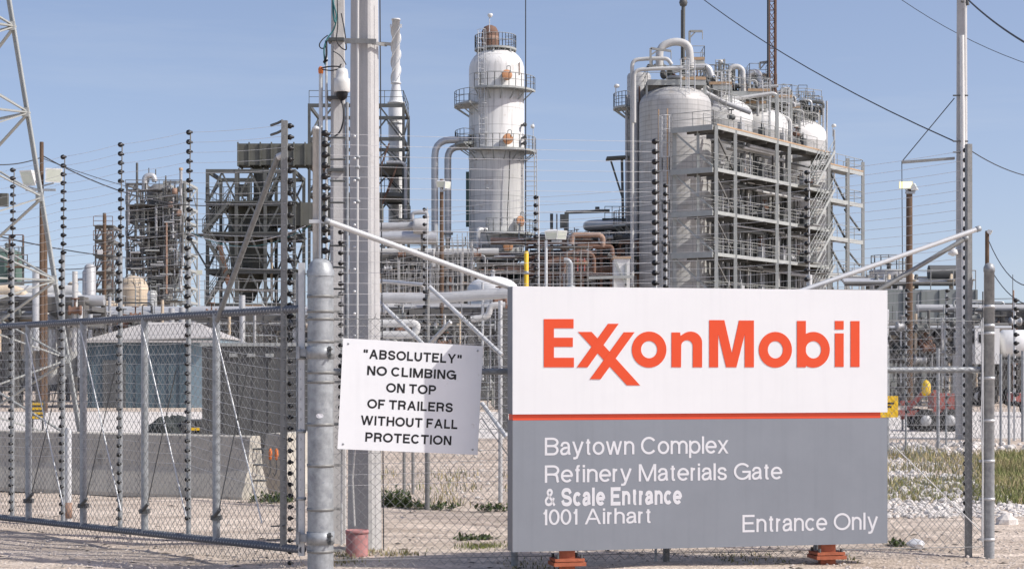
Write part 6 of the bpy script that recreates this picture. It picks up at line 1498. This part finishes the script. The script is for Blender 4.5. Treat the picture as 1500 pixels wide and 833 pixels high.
def tanks():
    Y = 150; 
    for name, lab, px, ytop, ysh, rp, Y, m, gr in (('domed_tank', 'buff domed tank in front of the big reactor tower', 196, 404, 424, 21, 165, m_buff, None), ('domed_tank', 'lower wide buff domed tank left of the sphere shaped white vessel', 160, 441, 456, 26, 120, m_buff, None),
                                           ('white_vessel', 'small upright white vessel beside the buff domed tanks', 223, 424, 431, 7, 140, m_vwhite, None), ('process_vessel', 'dark green domed vessel behind the lattice tower at the left edge', 10, 364, 378, 23, 160, m_green, None),
                                           ('storage_tank', 'flat topped greyish tank beyond the right end of the coke drum structure', 1302, 395, 397, 28, 120, m_pipeg, None)):
        c = V((X_(px, Y), Y, 0)); R = rp * Y / F; t = T(name, lab, 'tank', c); zs, zt = z_(ysh, Y), z_(ytop, Y)
        t.lathe('shell', m, [(R, 0), (R, zs)], c, 40); t.lathe('roof', m, [(R + .03, zs - .05), (R + .03, zs + .02)] + [(R * cos(a), zs + .03 + (zt - zs) * sin(a)) for a in [k * pi / 2 / 8 for k in range(8)]] + [(.02, zt + .03)], c, 40)
        for k in range(2): t.lathe('wind_girder', m, [(R, zs * (.5 + .3 * k)), (R + .12, zs * (.5 + .3 * k)), (R + .12, zs * (.5 + .3 * k) + .1), (R, zs * (.5 + .3 * k) + .1)], c, 40)
        t.put(ladder_mb(c + V((R * .5, -R * .9, 0)), c + V((R * .5, -R * .9, zs + .8)), (1, .3, 0), .5, .03), 'ladder', m_rail)
        n = 14; pts = [c + V((cos(2 * pi * k / n) * (R - .1), sin(2 * pi * k / n) * (R - .1), zs)) for k in range(n + 1)]
        t.put(railing_mb(pts, step=1.2, r=.03), 'railing', m_rail)
        if rp > 18: t.lathe('roof_vent', m_rackp, [(.15, zt), (.15, zt + .35), (.28, zt + .35), (.05, zt + .55)], c, 12)
    Y = 118; t = T('silver_duct', 'shiny silver curved duct behind the gate left of the buff tanks', 'duct', P(100, 450, Y)); t.path('duct', m_silver, [P(90, 470, Y), P(94, 446, Y), P(108, 444, Y), P(118, 452, Y), P(128, 459, Y), P(210, 462, Y)], .42, 14, bend=.8)
    for px in (95, 130, 170, 208): q = P(px, 466, Y); t.bar('support', m_rackp, V((q.x, q.y, 0)), q, .2)
    Y = 95; t = T('white_pipe_loop', 'fat white insulated pipes bending behind the lattice tower', 'pipe', P(30, 440, Y))
    for pts in ([(-20, 431), (32, 431), (36, 440), (28, 447)], [(72, 432), (44, 431), (41, 442), (45, 470)], [(-20, 442), (0, 442), (3, 470)]): t.path('pipe', m_pipew, [P(x, y, Y) for x, y in pts], .2, 12, bend=.5)
    for px in (-10, 20, 60): q = P(px, 433, Y); t.bar('support', m_rackp, V((q.x, Y + .3, 0)), V((q.x, Y + .3, q.z)), .18)
    t = T('vessel_platform', 'small red railed platform beside the dark green vessel at the left edge', 'platform', P(26, 390, 158))
    t.box('deck', m_rust, P(26, 391, 158), (1.8, 1.5, .12)); t.put(railing_mb([P(12, 390, 157.3), P(40, 390, 157.3), P(40, 390, 158.6)], step=.8, r=.04), 'railing', m_rust); t.put(railing_mb([P(-5, 361, 157.3), P(34, 361, 157.3)], step=1, r=.04), 'railing', m_rust)
    for px in (14, 34): q = P(px, 345, 157.8); t.bar('column', m_frame, V((q.x, q.y, 0)), q, .16)
tanks()

# ------------------------------------------------------------------ right: low buildings and yard gear
def right_side():
    Y = 95; x0, x1 = X_(1298, Y), X_(1430, Y); zt = z_(424, Y)
    t = T('cooling_unit', 'plain grey cooling unit block with pipework on top left of the right pole', 'building', ((x0 + x1) / 2, Y + 2, 0))
    t.box('wall', m_cool, ((x0 + x1) / 2, Y + 2.5, zt / 2), (x1 - x0, 5, zt)); mb = MB()
    for k in range(6): mb.box((x0 + (x1 - x0) * k / 5, Y - .04, zt / 2), (.12, .1, zt - .02))
    t.put(mb, 'wall_rib', m_cool); t.put(railing_mb([(x0, Y + .1, zt), (x1, Y + .1, zt)], step=1.2, r=.03), 'railing', m_rail)
    rng = random.Random(15)
    for k in range(16):
        x = rng.uniform(x0 - 1, x1); p = V((x, Y + rng.uniform(.3, 2), zt + .1)); t.lathe('pipe_stub', rng.choice((m_pipeg, m_rackp, m_steeld, m_buff)), [(.12, 0), (.12, .4), (.22, .4), (.22, .5), (.1, .52), (.1, .8), (.02, .82)], p, 8)
    for k in range(4): t.tube('header_pipe', rng.choice((m_pipeg, m_rackp, m_silver)), (x0 - 2.2, Y + .5 + k * .4, zt + .35 + .12 * k), (x1 - .2, Y + .5 + k * .4, zt + .35 + .12 * k), .12, n=8)
    t.tube('end_drum', m_steeld, (x1 - 2.4, Y + 1, zt + 1.0), (x1 - .7, Y + 1, zt + 1.0), .42, n=14)
    Y = 110; x0, x1 = X_(1428, Y), X_(1600, Y); zt = z_(448, Y)
    t = T('open_shed', 'long low open sided shed with brown roof beyond the right corner post', 'shed', ((x0 + x1) / 2, Y + 3, 0))
    t.box('roof', m_frame, ((x0 + x1) / 2, Y + 3, zt), (x1 - x0, 7, .35)); t.box('fascia', m_buff, (X_(1470, Y), Y - .55, zt - .45), (3.5, .1, .5))
    for k in range(7): t.bar('column', m_rackp, (x0 + .3 + (x1 - x0 - .6) * k / 6, Y, 0), (x0 + .3 + (x1 - x0 - .6) * k / 6, Y, zt), .25)
    t.box('back_wall', m_box, ((x0 + x1) / 2, Y + 5, zt / 2), (x1 - x0 - .2, .2, zt - .4))
    Y = 78; c = V((X_(1487, Y), Y, 0)); t = T('tank_truck', 'white tank truck parked beyond the fence right of the corner post', 'truck', c)
    zc = z_(504, Y); x0, x1 = X_(1462, Y), X_(1516, Y)
    t.lathe('tank', m_vwhite, [(.02, 0), (.5, .05), (.66, .2), (.66, x1 - x0 - .2), (.5, x1 - x0 - .05), (.02, x1 - x0)], (x0, Y, zc), 20, ax=(1, 0, 0))
    t.box('chassis', m_steeld, ((x0 + x1) / 2, Y, zc - .78), (x1 - x0 + .3, 1.0, .18)); t.box('cab', m_vwhite, (x0 - .75, Y, zc - .1), (1.1, 1.9, 1.6)); t.box('windscreen', m_black, (x0 - 1.31, Y, zc + .3), (.02, 1.6, .6)); t.box('side_window', m_black, (x0 - .8, Y - .96, zc + .3), (.7, .02, .5))
    for x in (x0 - .7, x0 + .8, x1 - .6):
        for d in (-.8, .8):
            o = t.lathe('wheel', m_rub, [(.1, -.14), (.38, -.14), (.44, -.1), (.44, .1), (.38, .14), (.1, .14)], (x, Y + d, .44), 20, ax=(0, 1, 0)); t.lathe('rim', m_lampw, [(.02, -.15), (.22, -.15), (.22, .12), (.02, .12)], (x, Y + d, .44), 14, ax=(0, 1, 0), under=o)
    Y = 46; c = V((X_(1365, Y), Y, 0)); t = T('work_trailer', 'red framed equipment trailer behind the fence left of the right pole', 'trailer', c)
    w_ = .95
    for y in (-.4, .4): t.bar('frame_rail', m_redp, c + V((-w_, y, .5)), c + V((w_, y, .5)), .1, .14)
    t.bar('draw_bar', m_redp, c + V((-w_, 0, .5)), c + V((-w_ - .6, 0, .25)), .09)
    t.box('engine_cover', m_redp, c + V((.25, 0, .82)), (.55, .7, .42)); t.bar('boom', m_redp, c + V((-.7, -.1, .6)), c + V((-.25, -.1, 1.05)), .13); t.lathe('yellow_tank', m_yel, [(.02, 0), (.1, .03), (.12, .1), (.12, .34), (.06, .42), (.02, .44)], c + V((-.2, -.2, .95)), 12); t.box('tool_box', m_pipeg, c + V((.75, 0, .72)), (.35, .7, .28)); t.bar('radiator_frame', m_redp, c + V((.0, -.36, .56)), c + V((0, -.36, 1.12)), .08)
    for x in (-.3, .35):
        for d in (-.5, .5): o = t.lathe('wheel', m_rub, [(.08, -.09), (.27, -.09), (.31, -.05), (.31, .05), (.27, .09), (.08, .09)], c + V((x, d, .31)), 18, ax=(0, 1, 0)); t.lathe('rim', m_pipeg, [(.02, -.1), (.15, -.1), (.15, .07), (.02, .07)], c + V((x, d, .31)), 12, ax=(0, 1, 0), under=o)
    Y = 46.5; t = T('barricade', 'red and grey folding barricade just right of the yellow sign', 'barricade', P(1328, 640, Y))
    for px in (1322, 1334): t.bar('leg', m_steel, V((X_(px, Y), Y, 0)), P(px, 586, Y), .05)
    for y in (590, 600, 610): t.bar('board', m_redp if y != 600 else m_pipew, P(1319, y, Y - .05), P(1337, y, Y - .05), .03, .13)
    Y = 60; t = T('crane_trailer', 'red equipment frame showing at the right edge behind the fence', 'trailer', P(1500, 640, Y)); c = V((X_(1502, Y), Y, 0))
    for y in (-.4, .4): t.bar('frame_rail', m_redp, c + V((-.5, y, .7)), c + V((1.5, y, .7)), .14, .3)
    t.box('engine_cover', m_redp, c + V((.5, 0, 1.1)), (.9, .8, .5))
    for x in (0, 1.1): o = t.lathe('wheel', m_rub, [(.08, -.1), (.3, -.1), (.36, -.05), (.36, .05), (.3, .1), (.08, .1)], c + V((x, -.5, .36)), 16, ax=(0, 1, 0))
    # the far perimeter fence
    a, b = V((X_(1300, 33), 33, 0)), V((X_(1640, 46), 46, 0))
    t = T('chain_link_fence', 'far chain link fence with thin posts across the yard at right', 'fence', (a + b) / 2)
    for k in range(7):
        p = a.lerp(b, k / 6); t.tube('post', m_galv, p, p + Z * 2.1, .035, n=8)
    t.put(chain_link(a, b, .05, 2.05, step=.11, r=.004, barb=False), 'chain_link', m_wire)
    p = V((X_(1486, 40), 40, 0)); o = t.tube('insulator_pole', m_galvl, p, p + Z * z_(440, 40), .03, n=8)
    for k in range(13): ins_part(t, p + Z * (z_(440, 40) - k * .2) + V((.03, -.04, 0)), o, 1.9)
    for px, Yq in ((1327, 34), (1386, 36)):
        p = V((X_(px, Yq), Yq, 0)); o = t.tube('insulator_pole', m_galv, p, p + Z * z_(425, Yq), .022, n=8)
        for k in range(16): ins_part(t, p + Z * (z_(426, Yq) - k * .16) + V((.02, -.03, 0)), o, 1.4)
    for px, Yq in ((1466, 37), (1478, 37)): t.tube('post', m_galv, V((X_(px, Yq), Yq, 0)), V((X_(px, Yq), Yq, 2.0)), .03, n=8)
right_side()
def far_skyline():
    rng = random.Random(17); sp = (('broad pale distant storage tank low on the horizon at far left', -60, 300, 70, 470), ('distant flat grey storage tank behind the metal shed', 240, 320, 46, 476), ('distant buff storage tank behind the dark duct tower', 400, 310, 50, 470),
          ('distant pale storage tank at the far right edge', 1500, 320, 60, 470))
    for k, (lab, px, Y, rp, yt) in enumerate(sp):
        c = V((X_(px, Y), Y, 0)); R = rp * Y / F; zt = z_(yt, Y); m = (m_roof, m_pipeg, m_buff)[k % 3]
        t = T('storage_tank', lab, 'tank', c); t.lathe('shell', m, [(R, 0), (R, zt)], c, 40); t.lathe('roof', m, [(R + .1, zt), (R + .1, zt + .15), (R * .5, zt + .7), (.02, zt + .9)], c, 40)
    Y = 135; x0, x1 = X_(-60, Y), X_(470, Y)
    t = T('long_building', 'long low dark building with grey roof behind the racks on the left', 'building', ((x0 + x1) / 2, Y, 0)); h = z_(478, Y)
    t.box('wall', m_box, ((x0 + x1) / 2, Y + 4, h / 2), (x1 - x0, 8, h)); t.box('roof', m_pipeg, ((x0 + x1) / 2, Y + 4, h + .15), (x1 - x0 + .6, 8.6, .3))
    for k in range(9): t.box('door', m_steeld, (x0 + (x1 - x0) * (k + .5) / 9, Y - .03, 1.3), (2.2, .1, 2.6))
    Y = 93; x0, x1 = X_(536, Y), X_(772, Y); h = z_(452, Y)  # dark block added to give deep shade behind the pipes
    t = T('rack_gap_block', 'low dark block added as shade behind the pipe rack left of the entrance sign', 'building', ((x0 + x1) / 2, Y, 0))
    t.box('wall', m_dark, ((x0 + x1) / 2, Y + 3, h / 2), (x1 - x0, 6, h)); t.box('roof', m_frame, ((x0 + x1) / 2, Y + 3, h + .1), (x1 - x0 + .4, 6.4, .2))
    for k in range(5): t.box('door', m_frame, (x0 + (x1 - x0) * (k + .5) / 5, Y - .03, 1.2), (1.1, .1, 2.4))
    Y = 118; x0, x1 = X_(545, Y), X_(1440, Y)
    t = T('long_building', 'long low grey equipment building behind the middle racks', 'building', ((x0 + x1) / 2, Y, 0)); h = z_(505, Y)
    t.box('wall', m_rackp, ((x0 + x1) / 2, Y + 45, h / 2 + .8), (x1 - x0, 6, h + 1.6)); t.box('roof', m_pipeg, ((x0 + x1) / 2, Y + 45, h + 1.75), (x1 - x0 + .6, 6.6, .3))
far_skyline()
